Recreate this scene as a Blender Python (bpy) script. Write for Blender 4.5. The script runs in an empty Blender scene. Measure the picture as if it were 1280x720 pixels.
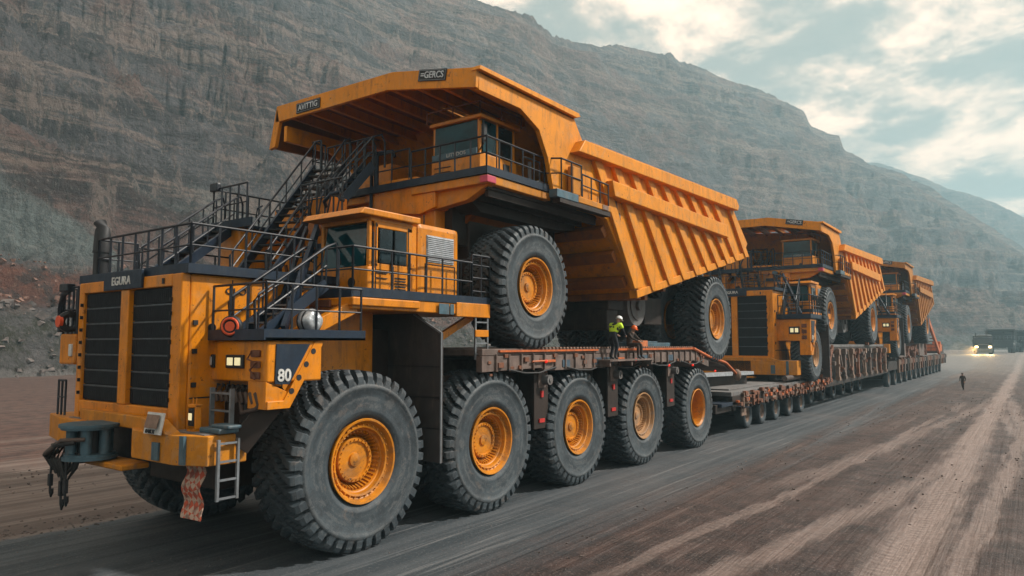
import bpy, bmesh, math, random
import numpy as np
from mathutils import Vector, Matrix
R = math.radians
random.seed(7)
scene = bpy.context.scene
col = scene.collection

# ------------------------------------------------------------------ camera
CAM_H = 4.8
FPX = 890.0
YAW = R(36.1)
PITCH = math.atan(70 / FPX)
cd = bpy.data.cameras.new('camera')
cam = bpy.data.objects.new('camera', cd)
col.objects.link(cam)
cam.location = (0, 0, CAM_H)
cam.rotation_euler = (R(90) + PITCH, 0, YAW)
cd.sensor_width = 36
cd.lens = 36 * FPX / 1280
cd.clip_start = 0.1
cd.clip_end = 9000
scene.camera = cam

# ------------------------------------------------------------------ materials
def nodes(name):
    m = bpy.data.materials.new(name)
    m.use_nodes = True
    nt = m.node_tree
    b = nt.nodes.get('Principled BSDF')
    return m, nt, b

class NT:
    """tiny node helper"""
    def __init__(s, nt):
        s.nt = nt
    def n(s, t, **k):
        x = s.nt.nodes.new(t)
        for a, v in k.items():
            if a == 'inp':
                for i, vv in v.items():
                    x.inputs[i].default_value = vv
            else:
                setattr(x, a, v)
        return x
    def l(s, a, b):
        s.nt.links.new(a, b)
    def val(s, x, sock):
        if hasattr(x, 'is_linked') or hasattr(x, 'links'):
            s.l(x, sock)
        else:
            sock.default_value = x
    def math(s, op, a, b=0.0, c=None, clamp=False):
        x = s.n('ShaderNodeMath', operation=op, use_clamp=clamp)
        s.val(a, x.inputs[0]); s.val(b, x.inputs[1])
        if c is not None: s.val(c, x.inputs[2])
        return x.outputs[0]
    def mix(s, f, a, b, blend='MIX'):
        x = s.n('ShaderNodeMix', data_type='RGBA', blend_type=blend)
        s.val(f, x.inputs[0])
        for v, k in ((a, 6), (b, 7)):
            if isinstance(v, tuple):
                x.inputs[k].default_value = v if len(v) == 4 else v + (1,)
            else:
                s.l(v, x.inputs[k])
        return x.outputs[2]
    def noise(s, vec, scale, detail=4, rough=0.55, dist=0.0):
        x = s.n('ShaderNodeTexNoise', inp={'Scale': scale, 'Detail': detail, 'Roughness': rough, 'Distortion': dist})
        if vec is not None: s.l(vec, x.inputs['Vector'])
        return x.outputs['Fac']
    def scale(s, vec, sc, rot=(0, 0, 0), loc=(0, 0, 0)):
        x = s.n('ShaderNodeMapping')
        x.inputs['Scale'].default_value = sc
        x.inputs['Rotation'].default_value = rot
        x.inputs['Location'].default_value = loc
        s.l(vec, x.inputs['Vector'])
        return x.outputs[0]
    def step(s, v, a, b, smooth=True):
        x = s.n('ShaderNodeMapRange', clamp=True)
        if smooth: x.interpolation_type = 'SMOOTHSTEP'
        s.l(v, x.inputs[0])
        x.inputs[1].default_value = a; x.inputs[2].default_value = b
        return x.outputs[0]
    def bump(s, h, strength, dist=0.02):
        x = s.n('ShaderNodeBump', inp={'Strength': strength, 'Distance': dist})
        s.l(h, x.inputs['Height'])
        return x.outputs[0]

MAT = {}
def simple(name, colr, rough=0.5, metal=0.0, var=0.25, dirt=None, dirt_amt=0.0, nscale=3.0, bump=0.15,
           emit=None, estr=0, spec=0.5, chips=None):
    m, nt, b = nodes(name)
    q = NT(nt)
    tc = q.n('ShaderNodeTexCoord')
    v = tc.outputs['Object']
    n1 = q.noise(v, nscale, 6, 0.65)
    n2 = q.noise(v, nscale * 7, 4, 0.6)
    dark = tuple(c * (1 - var) for c in colr)
    c = q.mix(q.step(n1, 0.35, 0.65), colr, dark)
    c = q.mix(q.math('MULTIPLY', q.step(n2, 0.5, 0.75), 0.5 * var * 2), c, tuple(x * 0.75 for x in colr))
    rr = q.math('MULTIPLY_ADD', n1, 0.3, rough - 0.12)
    if dirt:
        vs = q.scale(v, (2.2, 2.2, 0.55))
        nd = q.noise(vs, 1.6, 7, 0.7)
        mask = q.math('MULTIPLY', q.step(nd, 0.48, 0.72), dirt_amt)
        c = q.mix(mask, c, dirt)
    if chips:
        nc = q.noise(v, 9.0, 8, 0.75)
        nc2 = q.noise(v, 1.3, 3, 0.5)
        mk = q.math('MULTIPLY', q.step(nc, 0.60, 0.64), q.step(nc2, 0.42, 0.58))
        c = q.mix(mk, c, chips)
    if name.startswith('paint') or name == 'rim_paint':
        # rain streaks, settled dust in patches, oil spots
        sk = q.noise(q.scale(v, (5, 5, .8)), 1.0, 6, .65, .5)
        sk2 = q.noise(v, .55, 4, .6)
        c = q.mix(q.math('MULTIPLY', q.math('MULTIPLY', q.step(sk, .52, .66), q.step(sk2, .40, .60)), .34), c, (0.13, 0.055, 0.015))
        du = q.noise(v, 2.6, 8, .72, .5)
        c = q.mix(q.math('MULTIPLY', q.math('MULTIPLY', q.step(du, .50, .62), q.step(sk2, .62, .42)), .34), c, (0.42, 0.25, 0.12))
        oil = q.noise(v, 3.7, 5, .65)
        c = q.mix(q.math('MULTIPLY', q.step(oil, .655, .70), .6), c, (0.03, 0.018, 0.01))
        rr = q.math('MULTIPLY_ADD', du, .35, rough - .16)
    q.l(c, b.inputs['Base Color'])
    q.l(rr, b.inputs['Roughness'])
    b.inputs['Metallic'].default_value = metal
    b.inputs['Specular IOR Level'].default_value = spec
    if bump:
        q.l(q.bump(n2, bump, 0.01), b.inputs['Normal'])
    if emit:
        b.inputs['Emission Color'].default_value = emit + (1,)
        b.inputs['Emission Strength'].default_value = estr
    MAT[name] = m
    return m

ORANGE = (0.70, 0.228, 0.0005)
simple('paint', ORANGE, 0.36, 0, 0.20, (0.20, 0.075, 0.012), 0.6, 1.2, 0.06, chips=(0.05, 0.028, 0.018), spec=.40)
simple('paint_worn_and_lit_edge', (0.56, 0.205, 0.008), 0.6, 0, 0.25, (0.24, 0.15, 0.09), 0.75, 2.0, 0.25, chips=(0.10, 0.065, 0.05), spec=.3)
simple('paint_body', (0.75, 0.258, 0.0005), 0.5, 0, 0.16, (0.30, 0.12, 0.02), 0.7, 0.8, 0.1, chips=(0.08, 0.04, 0.02), spec=.35)
simple('paint_faded', (0.50, 0.20, 0.03), 0.6, 0, 0.3, (0.20, 0.09, 0.05), 0.9, 1.0, 0.2, chips=(0.12, 0.05, 0.03), spec=.25)
simple('rim_paint', (0.62, 0.215, 0.002), 0.45, 0, 0.3, (0.16, 0.08, 0.03), 0.7, 2.0, 0.2, chips=(0.09, 0.05, 0.03))
simple('rim_dusty', (0.42, 0.22, 0.09), 0.7, 0, 0.3, (0.25, 0.19, 0.15), 0.8, 2.0, 0.2)
simple('frame_dark', (0.028, 0.017, 0.013), 0.6, 0.2, 0.4, (0.055, 0.032, 0.022), 0.6, 1.5, 0.2)
simple('frame_and_shade_orange', (0.30, 0.085, 0.003), 0.55, 0, 0.3, (0.07, 0.035, 0.02), 0.8, 1.5, 0.2)
simple('navy', (0.009, 0.021, 0.042), 0.45, 0.0, 0.3, (0.045, 0.05, 0.055), 0.4, 4, 0.1, spec=.35)
simple('black_steel', (0.009, 0.010, 0.013), 0.55, 0.1, 0.3, (0.04, 0.04, 0.042), 0.4, 5, 0.1)
simple('grille', (0.006, 0.008, 0.012), 0.5, 0.0, 0.3, (0.016, 0.018, 0.02), 0.6, 3, 0.15, spec=.2)
simple('grille_edge', (0.10, 0.115, 0.13), 0.4, 0.5, 0.3, None, 0, 5, 0.1)
simple('rail', (0.011, 0.015, 0.024), 0.4, 0.0, 0.3, (0.07, 0.075, 0.08), 0.35, 6, 0, spec=.4)
simple('steel', (0.22, 0.24, 0.26), 0.5, 0.4, 0.3, (0.12, 0.1, 0.09), 0.6, 3, 0.2)
simple('blue_steel', (0.075, 0.14, 0.18), 0.5, 0.3, 0.35, (0.16, 0.15, 0.14), 0.6, 3, 0.25)
simple('mudflap', (0.045, 0.038, 0.038), 0.7, 0, 0.3, (0.10, 0.075, 0.06), 0.6, 1.0, 0.2)
simple('rust', (0.21, 0.075, 0.035), 0.8, 0, 0.45, (0.11, 0.07, 0.055), 0.7, 3, 0.5)
simple('deck_steel', (0.19, 0.14, 0.12), 0.75, 0.1, 0.5, (0.09, 0.045, 0.03), 0.7, 1.5, 0.5)
simple('deck_grey', (0.17, 0.165, 0.165), 0.7, 0.1, 0.35, (0.10, 0.07, 0.055), 0.8, 1.2, 0.4)
simple('fit_tan', (0.26, 0.17, 0.125), 0.8, 0, 0.4, (0.12, 0.06, 0.04), 0.7, 3, 0.4)
simple('hazard_orange', (0.55, 0.12, 0.02), 0.55, 0, 0.3, (0.12, 0.05, 0.03), 0.6, 4, 0.1)
simple('white_paint', (0.62, 0.62, 0.6), 0.6, 0, 0.25, (0.25, 0.22, 0.2), 0.5, 4, 0.1)
simple('louvre', (0.55, 0.57, 0.6), 0.35, 0.5, 0.3, (0.3, 0.3, 0.3), 0.5, 5, 0.1)
simple('signal_red', (0.5, 0.02, 0.015), 0.5, 0, 0.2)
simple('red_orange', (0.75, 0.09, 0.02), 0.45, 0, 0.2)
simple('pink_red', (0.5, 0.05, 0.10), 0.5, 0, 0.2)
simple('hose', (0.018, 0.016, 0.016), 0.55, 0, 0.3)
simple('hose_brown', (0.07, 0.045, 0.035), 0.65, 0, 0.3)
simple('vest', (0.62, 0.85, 0.03), 0.7, 0, 0.1)
simple('helmet_white', (0.8, 0.8, 0.8), 0.35, 0, 0.05)
simple('helmet_orange', (0.85, 0.14, 0.015), 0.35, 0, 0.1)
simple('skin', (0.42, 0.24, 0.17), 0.6, 0, 0.1)
simple('dark_cloth', (0.018, 0.02, 0.028), 0.85, 0, 0.3)
simple('brown_cloth', (0.045, 0.03, 0.024), 0.85, 0, 0.3)
simple('crate', (0.55, 0.16, 0.05), 0.6, 0, 0.25)
simple('blue_sheet', (0.05, 0.09, 0.13), 0.6, 0, 0.3, (0.1, 0.1, 0.1), 0.5)
simple('lamp_lit', (0.9, 0.85, 0.6), 0.3, emit=(1.0, 0.85, 0.45), estr=0.35)
simple('lamp_yellow', (0.9, 0.75, 0.1), 0.3, emit=(1.0, 0.75, 0.08), estr=1.2)
simple('headlamp', (1, 0.9, 0.7), 0.3, emit=(1.0, 0.72, 0.35), estr=5)
simple('tail_red', (0.6, 0.02, 0.01), 0.3, emit=(1.0, 0.03, 0.01), estr=0.5)
simple('far_truck', (0.016, 0.02, 0.026), 0.5, 0.2, 0.3)
simple('far_truck_grey', (0.06, 0.066, 0.068), 0.6, 0.1, 0.3)

def glass(name, c, rough=0.06):
    m, nt, b = nodes(name)
    q = NT(nt)
    tc = q.n('ShaderNodeTexCoord')
    n = q.noise(tc.outputs['Object'], 1.7, 4, 0.6)
    q.l(q.mix(q.step(n, 0.4, 0.65), c, tuple(x * 0.45 for x in c)), b.inputs['Base Color'])
    b.inputs['Roughness'].default_value = rough
    b.inputs['Specular IOR Level'].default_value = 0.35
    b.inputs['Coat Weight'].default_value = 0.0
    b.inputs['Coat Roughness'].default_value = 0.03
    MAT[name] = m
glass('glass_teal', (0.004, 0.045, 0.058))
glass('glass_dark', (0.012, 0.022, 0.028))

# rubber with dust caught on the flanks and in the ribs
def rubber():
    m, nt, b = nodes('rubber')
    q = NT(nt)
    tc = q.n('ShaderNodeTexCoord')
    v = tc.outputs['Object']
    n1 = q.noise(v, 1.6, 7, 0.65)
    n2 = q.noise(v, 14, 5, 0.6)
    c = q.mix(q.step(n1, 0.38, 0.66), (0.040, 0.055, 0.066), (0.016, 0.024, 0.031))
    n3 = q.noise(v, 0.9, 5, 0.7)
    c = q.mix(q.math('MULTIPLY', q.step(n3, 0.55, 0.75), 0.45), c, (0.13, 0.12, 0.115))
    c = q.mix(q.math('MULTIPLY', q.step(n2, 0.52, 0.7), 0.3), c, (0.10, 0.10, 0.105))
    # scuffed rings and caked dust on the flank (the tyre turns about its own X axis)
    sp = q.n('ShaderNodeSeparateXYZ'); q.l(v, sp.inputs[0])
    rad = q.math('SQRT', q.math('ADD', q.math('MULTIPLY', sp.outputs[1], sp.outputs[1]), q.math('MULTIPLY', sp.outputs[2], sp.outputs[2])))
    cr = q.n('ShaderNodeCombineXYZ'); q.l(rad, cr.inputs[0]); q.l(q.math('MULTIPLY', n3, 1.2), cr.inputs[1])
    ring = q.noise(cr.outputs[0], 7.0, 5, .65)
    flank = q.step(q.math('ABSOLUTE', sp.outputs[0]), .66, .72)
    c = q.mix(q.math('MULTIPLY', q.math('MULTIPLY', q.step(ring, .50, .62), flank), .5), c, (0.11, 0.115, 0.118))
    c = q.mix(q.math('MULTIPLY', q.math('MULTIPLY', q.step(ring, .46, .38), flank), .5), c, (0.018, 0.022, 0.027))
    mud = q.noise(v, 2.3, 8, .72, .4)
    c = q.mix(q.math('MULTIPLY', q.step(mud, .56, .66), .42), c, (0.16, 0.125, 0.105))
    q.l(c, b.inputs['Base Color'])
    q.l(q.math('MULTIPLY_ADD', n1, 0.3, 0.5), b.inputs['Roughness'])
    q.l(q.bump(n2, 0.35, 0.015), b.inputs['Normal'])
    MAT['rubber'] = m
rubber()

def pattern_cloth():
    m, nt, b = nodes('patterned_cloth')
    q = NT(nt)
    tc = q.n('ShaderNodeTexCoord')
    v = q.scale(tc.outputs['Object'], (9, 9, 7), (0, R(45), 0))
    x = q.n('ShaderNodeTexChecker', inp={'Scale': 1.0, 'Color1': (0.42, 0.07, 0.03, 1), 'Color2': (0.42, 0.30, 0.23, 1)})
    q.l(v, x.inputs['Vector'])
    n = q.noise(tc.outputs['Object'], 8, 5)
    q.l(q.mix(q.math('MULTIPLY', q.step(n, 0.45, 0.65), 0.7), x.outputs[0], (0.10, 0.05, 0.04)), b.inputs['Base Color'])
    b.inputs['Roughness'].default_value = 0.9
    MAT['patterned_cloth'] = m
pattern_cloth()

# ------------------------------------------------------------------ mesh builder
class MB:
    def __init__(s, f=None):
        s.v = []; s.f = []; s.sm = []; s.f_map = f
        s.mi = []
        s.cur = 0
    def add(s, verts, faces, smooth=False):
        o = len(s.v)
        s.v += [tuple(p) for p in verts]
        for f in faces:
            s.f.append(tuple(i + o for i in f)); s.sm.append(smooth); s.mi.append(s.cur)
        return s
    def box(s, x0, x1, y0, y1, z0, z1, ch=0.0):
        if x0 > x1: x0, x1 = x1, x0
        if y0 > y1: y0, y1 = y1, y0
        if z0 > z1: z0, z1 = z1, z0
        c = min(ch, (x1 - x0) * .4, (y1 - y0) * .4, (z1 - z0) * .4)
        if c <= 0:
            v = [(x, y, z) for z in (z0, z1) for y in (y0, y1) for x in (x0, x1)]
            f = [(0, 2, 3, 1), (4, 5, 7, 6), (0, 1, 5, 4), (2, 6, 7, 3), (0, 4, 6, 2), (1, 3, 7, 5)]
            return s.add(v, f)
        bm = bmesh.new()
        bmesh.ops.create_cube(bm, size=1)
        for q in bm.verts:
            q.co = Vector(((x0 + x1) / 2 + q.co.x * (x1 - x0), (y0 + y1) / 2 + q.co.y * (y1 - y0), (z0 + z1) / 2 + q.co.z * (z1 - z0)))
        bmesh.ops.bevel(bm, geom=bm.edges[:], offset=c, segments=2, affect='EDGES', profile=0.6)
        bm.verts.index_update()
        s.add([q.co[:] for q in bm.verts], [[q.index for q in f.verts] for f in bm.faces])
        bm.free()
        return s
    def bar(s, a, b, w, h=None, up=(0, 0, 1)):
        """rectangular bar from a to b; w across, h along up"""
        h = h or w
        a = Vector(a); b = Vector(b); d = (b - a).normalized(); u = Vector(up)
        if abs(d.dot(u)) > 0.98: u = Vector((0, 1, 0))
        sx = d.cross(u).normalized(); uz = sx.cross(d).normalized()
        v = []
        for p in (a, b):
            for i, j in ((-1, -1), (1, -1), (1, 1), (-1, 1)):
                v.append(p + sx * (i * w / 2) + uz * (j * h / 2))
        return s.add(v, [(0, 1, 2, 3), (7, 6, 5, 4), (0, 4, 5, 1), (1, 5, 6, 2), (2, 6, 7, 3), (3, 7, 4, 0)])
    def tube(s, pts, r, n=6, r2=None, caps=True):
        pts = [Vector(p) for p in pts]
        rings = []
        for i, p in enumerate(pts):
            d = (pts[min(i + 1, len(pts) - 1)] - pts[max(i - 1, 0)]).normalized()
            u = Vector((0, 0, 1)) if abs(d.z) < 0.9 else Vector((0, 1, 0))
            a = d.cross(u).normalized(); b = d.cross(a).normalized()
            rr = r if r2 is None else r + (r2 - r) * i / (len(pts) - 1)
            rings.append([p + a * (rr * math.cos(2 * math.pi * k / n)) + b * (rr * math.sin(2 * math.pi * k / n)) for k in range(n)])
        v = [q for ring in rings for q in ring]
        f = [(i * n + k, (i + 1) * n + k, (i + 1) * n + (k + 1) % n, i * n + (k + 1) % n) for i in range(len(pts) - 1) for k in range(n)]
        s.add(v, f, n > 6)
        if caps:
            s.add(rings[0], [tuple(range(n))]); s.add(rings[-1], [tuple(reversed(range(n)))])
        return s
    def prism(s, poly, lo, hi, axis='X'):
        """closed polygon extruded from lo to hi along axis. poly in the other two axes (in x,y,z order)"""
        n = len(poly)
        def P(p, t):
            return {'X': (t, p[0], p[1]), 'Y': (p[0], t, p[1]), 'Z': (p[0], p[1], t)}[axis]
        v = [P(p, lo) for p in poly] + [P(p, hi) for p in poly]
        f = [tuple(range(n)), tuple(reversed(range(n, 2 * n)))] + [(i, i + n, (i + 1) % n + n, (i + 1) % n) for i in range(n)]
        return s.add(v, f)
    def plate(s, quad, t):
        """thick polygon: list of 3-D points, thickness t along its normal"""
        q = [Vector(p) for p in quad]
        nn = (q[1] - q[0]).cross(q[2] - q[0]).normalized() * t
        n = len(q)
        v = q + [p + nn for p in q]
        f = [tuple(reversed(range(n))), tuple(range(n, 2 * n))] + [(i, (i + 1) % n, (i + 1) % n + n, i + n) for i in range(n)]
        return s.add(v, f)
    def cyl(s, c, r, lo, hi, axis='Z', n=20, r2=None):
        r2 = r if r2 is None else r2
        def P(a, rad, t):
            x, y = math.cos(a) * rad, math.sin(a) * rad
            return {'X': (t, c[0] + x, c[1] + y), 'Y': (c[0] + x, t, c[1] + y), 'Z': (c[0] + x, c[1] + y, t)}[axis]
        A = [2 * math.pi * k / n for k in range(n)]
        v = [P(a, r, lo) for a in A] + [P(a, r2, hi) for a in A]
        s.add(v, [(k, (k + 1) % n, (k + 1) % n + n, k + n) for k in range(n)], n > 10)
        s.add([P(a, r, lo) for a in A], [tuple(reversed(range(n)))])
        s.add([P(a, r2, hi) for a in A], [tuple(range(n))])
        return s
    def revolve(s, prof, n=48, axis='X', closed=False, smooth=True, c=(0, 0, 0)):
        """prof: list of (t, r) along the axis"""
        v = []
        for k in range(n):
            a = 2 * math.pi * k / n
            for t, r in prof:
                p = {'X': (t, r * math.cos(a), r * math.sin(a)), 'Z': (r * math.cos(a), r * math.sin(a), t)}[axis]
                v.append((p[0] + c[0], p[1] + c[1], p[2] + c[2]))
        m = len(prof)
        f = []
        for k in range(n):
            for i in range(m - 1 + (1 if closed else 0)):
                f.append((k * m + i, ((k + 1) % n) * m + i, ((k + 1) % n) * m + (i + 1) % m, k * m + (i + 1) % m))
        return s.add(v, f, smooth)
    def ball(s, c, r, n=12, sz=1.0):
        prof = [(math.cos(math.pi * i / (n // 2)) * -r * sz, max(1e-4, math.sin(math.pi * i / (n // 2)) * r)) for i in range(n // 2 + 1)]
        return s.revolve(prof, n, 'Z', c=c)
    def build(s, name, mat, parent=None, bevel=0, mats=None, split=False):
        if split:
            n = len(s.v); par = list(range(n))
            def find(i):
                while par[i] != i:
                    par[i] = par[par[i]]; i = par[i]
                return i
            for f in s.f:
                a = find(f[0])
                for j in f[1:]: par[find(j)] = a
            isl = {}
            for i in range(n): isl.setdefault(find(i), []).append(i)
            keys = list(isl)
            bb = [([min(s.v[i][c] for i in isl[k]) for c in range(3)], [max(s.v[i][c] for i in isl[k]) for c in range(3)]) for k in keys]
            g = list(range(len(keys)))
            def fg(i):
                while g[i] != i: i = g[i]
                return i
            for i in range(len(keys)):
                for j in range(i):
                    if all(bb[i][0][c] - .02 <= bb[j][1][c] and bb[j][0][c] - .02 <= bb[i][1][c] for c in range(3)): g[fg(i)] = fg(j)
            lab = {k: fg(i) for i, k in enumerate(keys)}
            groups = {}
            for fi, f in enumerate(s.f): groups.setdefault(lab[find(f[0])], []).append(fi)
            out = None
            for fs in groups.values():
                q = MB(s.f_map); mp = {}
                for fi in fs:
                    for i in s.f[fi]:
                        if i not in mp: mp[i] = len(q.v); q.v.append(s.v[i])
                    q.f.append(tuple(mp[i] for i in s.f[fi])); q.sm.append(s.sm[fi]); q.mi.append(s.mi[fi])
                out = q.build(name, mat, parent, bevel, mats)
            return out
        me = bpy.data.meshes.new(name)
        vs = s.v if s.f_map is None else [s.f_map(*p) for p in s.v]
        me.from_pydata(vs, [], s.f)
        me.polygons.foreach_set('use_smooth', s.sm)
        for mm in ([mat] if mats is None else mats):
            me.materials.append(MAT[mm])
        if mats is not None:
            me.polygons.foreach_set('material_index', s.mi)
        bm = bmesh.new(); bm.from_mesh(me)
        bmesh.ops.recalc_face_normals(bm, faces=bm.faces[:])
        bm.to_mesh(me); bm.free()
        o = bpy.data.objects.new(name, me)
        col.objects.link(o)
        if parent is not None: o.parent = parent
        if bevel:
            md = o.modifiers.new('bevel', 'BEVEL')
            md.width = bevel; md.segments = 2; md.limit_method = 'ANGLE'; md.angle_limit = R(40)
        return o

def empty(name, loc=(0, 0, 0), rz=0, parent=None):
    o = bpy.data.objects.new(name, None)
    o.empty_display_size = 0.2
    col.objects.link(o)
    o.location = loc; o.rotation_euler = (0, 0, rz)
    if parent is not None: o.parent = parent
    return o
def tag(o, label=None, cat=None, group=None, kind=None):
    if label: o['label'] = label
    if cat: o['category'] = cat
    if group: o['group'] = group
    if kind: o['kind'] = kind
    return o
def copy_tree(o, parent=None):
    kids = list(o.children)
    c = o.copy(); col.objects.link(c); c.parent = parent
    for ch in kids: copy_tree(ch, c)
    return c

def rail(mb, path, h=1.05, step=0.9, r=0.028, mid=True, toe=0):
    path = [Vector(p) for p in path]
    up = Vector((0, 0, h))
    for a, b in zip(path[:-1], path[1:]):
        mb.tube([a + up, b + up], r, 6)
        if mid: mb.tube([a + up * 0.52, b + up * 0.52], r * 0.75, 6)
        L = (b - a).length; n = max(1, round(L / step))
        for k in range(n + 1):
            p = a + (b - a) * (k / n)
            mb.tube([p, p + up], r * 0.95, 6)
    return mb

def stairs(st, tr, hr, p0, p1, w, n, hand=0.95):
    """p0/p1: bottom and top centre points. width w horizontally across"""
    p0 = Vector(p0); p1 = Vector(p1); d = p1 - p0
    side = Vector((d.y, -d.x, 0)).normalized() * (w / 2)
    for sg in (-1, 1):
        st.bar(p0 + side * sg, p1 + side * sg, 0.07, 0.26)
        off = side * sg
        top = p1 + off + Vector((0, 0, hand)); bot = p0 + off + Vector((0, 0, hand))
        fl = Vector((d.x, d.y, 0)).normalized()
        pts = [p0 + off - fl * 0.05, bot - fl * 0.12 - Vector((0, 0, .15)), bot] + [bot + (top - bot) * k / 5 for k in range(1, 6)] + [top + fl * 0.3 + Vector((0, 0, .12)), top + fl * 0.42 - Vector((0, 0, .1)), top + fl * .42 - Vector((0, 0, hand))]
        hr.tube(pts, 0.032, 7)
        hr.tube([p0 + off + Vector((0, 0, hand * .5)), p1 + off + Vector((0, 0, hand * .5))], 0.022, 6)
        for k in range(0, 6):
            q = p0 + off + d * (k / 5)
            hr.tube([q, q + Vector((0, 0, hand))], 0.022, 6)
    sd = side.normalized()
    for k in range(n):
        c = p0 + d * ((k + 0.5) / n)
        tr.bar(c - side, c + side, 0.26, 0.035)

def lettering(text, size, loc, rot, mat, parent, ext=0.008, bold=0.0, spacing=1.0, xs=1.0):
    cu = bpy.data.curves.new('lettering', 'FONT')
    cu.body = text; cu.size = size; cu.extrude = ext; cu.align_x = 'CENTER'; cu.align_y = 'CENTER'
    cu.offset = bold; cu.space_character = spacing
    tmp = bpy.data.objects.new('tmp_text', cu)
    col.objects.link(tmp)
    dg = bpy.context.evaluated_depsgraph_get()
    me = bpy.data.meshes.new_from_object(tmp.evaluated_get(dg))
    bpy.data.objects.remove(tmp)
    me.materials.clear(); me.materials.append(MAT[mat])
    o = bpy.data.objects.new('lettering', me)
    col.objects.link(o)
    o.location = loc; o.rotation_euler = rot; o.parent = parent
    o.scale = (xs, 1, 1)
    return o

# ------------------------------------------------------------------ wheels
def tyre_mesh(lugs=40, w=1.5, Rr=2.0):
    """a deep-lugged earthmover tyre, axle along X, outer face at +X"""
    K = 9
    N = lugs * K
    h = w / 2
    # profile: (x, r, kind) kind 0 side, 1 shoulder, 2 tread
    P = [(-.30 * w, .43 * Rr, 0), (-.42 * w, .47 * Rr, 0), (-.475 * w, .54 * Rr, 0), (-.482 * w, .56 * Rr, 0), (-.478 * w, .575 * Rr, 0), (-.51 * w, .69 * Rr, 0), (-.50 * w, .79 * Rr, 0),
         (-.515 * w, .80 * Rr, 0), (-.51 * w, .835 * Rr, 0), (-.495 * w, .845 * Rr, 0), (-.492 * w, .88 * Rr, 1), (-.485 * w, .93 * Rr, 1), (-.455 * w, .968 * Rr, 1)]
    tread = [(-.44 + .88 * i / 12) for i in range(13)]
    prof = P[:] + [(t * w, Rr * (1.0 - 0.022 * (abs(t) / .44) ** 3), 2) for t in tread] + [(-x, r, k) for x, r, k in reversed(P)]
    v = []
    gd = 0.075 * Rr
    for k in range(N):
        a0 = 2 * math.pi * k / N
        for x, r, kind in prof:
            s = x / (w * .5)
            d = 0
            if kind:
                ph = (k / K + 1.75 * max(0.0, 0.97 - abs(s)) ** 1.25 + (0.5 if s < 0 else 0)) % 1.0
                wid = 0.33 if abs(s) > .5 else 0.27
                if ph < wid:
                    if kind == 2 and abs(s) > 0.10: d = gd * (0.55 + 0.45 * min(1, (abs(s) - .16) / .35))
                    if kind == 1: d = gd * (0.95 if r > .95 * Rr else (0.75 if r > .9 * Rr else 0.3))
                elif kind == 2 and abs(s) < 0.08 and (k // 2) % 2 == 0:
                    d = gd * .12
            rr = r - d
            xx = x
            if kind == 1 and d: xx = x * (1 - .05)
            if kind == 0 and .60 * Rr < r < .79 * Rr: pass
            v.append((xx, rr * math.cos(a0), rr * math.sin(a0)))
    m = len(prof)
    mb = MB()
    f = []
    for k in range(N):
        for i in range(m - 1):
            f.append((k * m + i, k * m + i + 1, ((k + 1) % N) * m + i + 1, ((k + 1) % N) * m + i))
    mb.add(v, f)
    for j in range(len(f)):
        i = j % (m - 1)
        mb.sm[j] = (i < 9 or i >= m - 10)
    me = bpy.data.meshes.new('tyre')
    me.from_pydata(mb.v, [], mb.f)
    me.polygons.foreach_set('use_smooth', mb.sm)
    me.materials.append(MAT['rubber'])
    bm = bmesh.new(); bm.from_mesh(me); bmesh.ops.recalc_face_normals(bm, faces=bm.faces[:]); bm.to_mesh(me); bm.free()
    return me

def rim_mesh(mat, w=1.5, Rr=2.0, flat=False, dish=0.30):
    o = w * .5
    mb = MB()
    if not flat:
        prof = [(-o * .6, .50), (o * .62, .50), (o * .84, .505), (o * .93, .535), (o * .96, .53), (o * .95, .505), (o * .80, .475), (o * .76, .455), (o * .82, .44), (o * .80, .415),
                (o * .66, .40), (o * .64, .385), (o * .44, .350), (o * .28, .335), (o * .26, .30), (o * .30, .292), (o * .50, .285), (o * .53, .275), (o * .53, .235),
                (o * .47, .225), (o * .47, .09), (o * .53, .082), (o * .55, .03), (o * .55, .0005)]
    else:
        prof = [(-o * .6, .50), (o * .8, .50), (o * .93, .53), (o * .95, .505), (o * .85, .47), (o * .4, .45), (o * .12, .44), (o * .08, .30), (o * .1, .18), (o * .25, .16), (o * .28, .0005)]
    for a_, b_ in zip(prof[:-1], prof[1:]): mb.revolve([(a_[0], a_[1] * Rr), (b_[0], b_[1] * Rr)], 56)
    # spokes / ribs round the recess, wheel nuts
    if not flat:
        for k in range(40):
            a = 2 * math.pi * k / 40
            ca, sa = math.cos(a), math.sin(a)
            mb.bar((o * .60, .368 * Rr * ca, .368 * Rr * sa), (o * .30, .318 * Rr * ca, .318 * Rr * sa), .024 * Rr, .035 * Rr, up=(0, ca, sa))
        for k in range(24):
            a = 2 * math.pi * (k + .5) / 24
            mb.cyl((.255 * Rr * math.cos(a), .255 * Rr * math.sin(a)), .010 * Rr, o * .45, o * .575, 'X', 6)
    for k in range(32):
        a = 2 * math.pi * (k + .5) / 32
        mb.cyl((.452 * Rr * math.cos(a), .452 * Rr * math.sin(a)), .011 * Rr, o * .3, o * (.84 if not flat else .2), 'X', 6)
    mb.v = [(x_, y_ * .875, z_ * .875) for x_, y_, z_ in mb.v]
    ob = mb.build('rim_src', mat)
    me = ob.data
    me.name = 'rim'
    bpy.data.objects.remove(ob)
    return me

TYRE = tyre_mesh()
RIM = rim_mesh('rim_paint')
RIM_D = rim_mesh('rim_dusty')
RIM_F = rim_mesh('rim_paint', flat=True)

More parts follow.
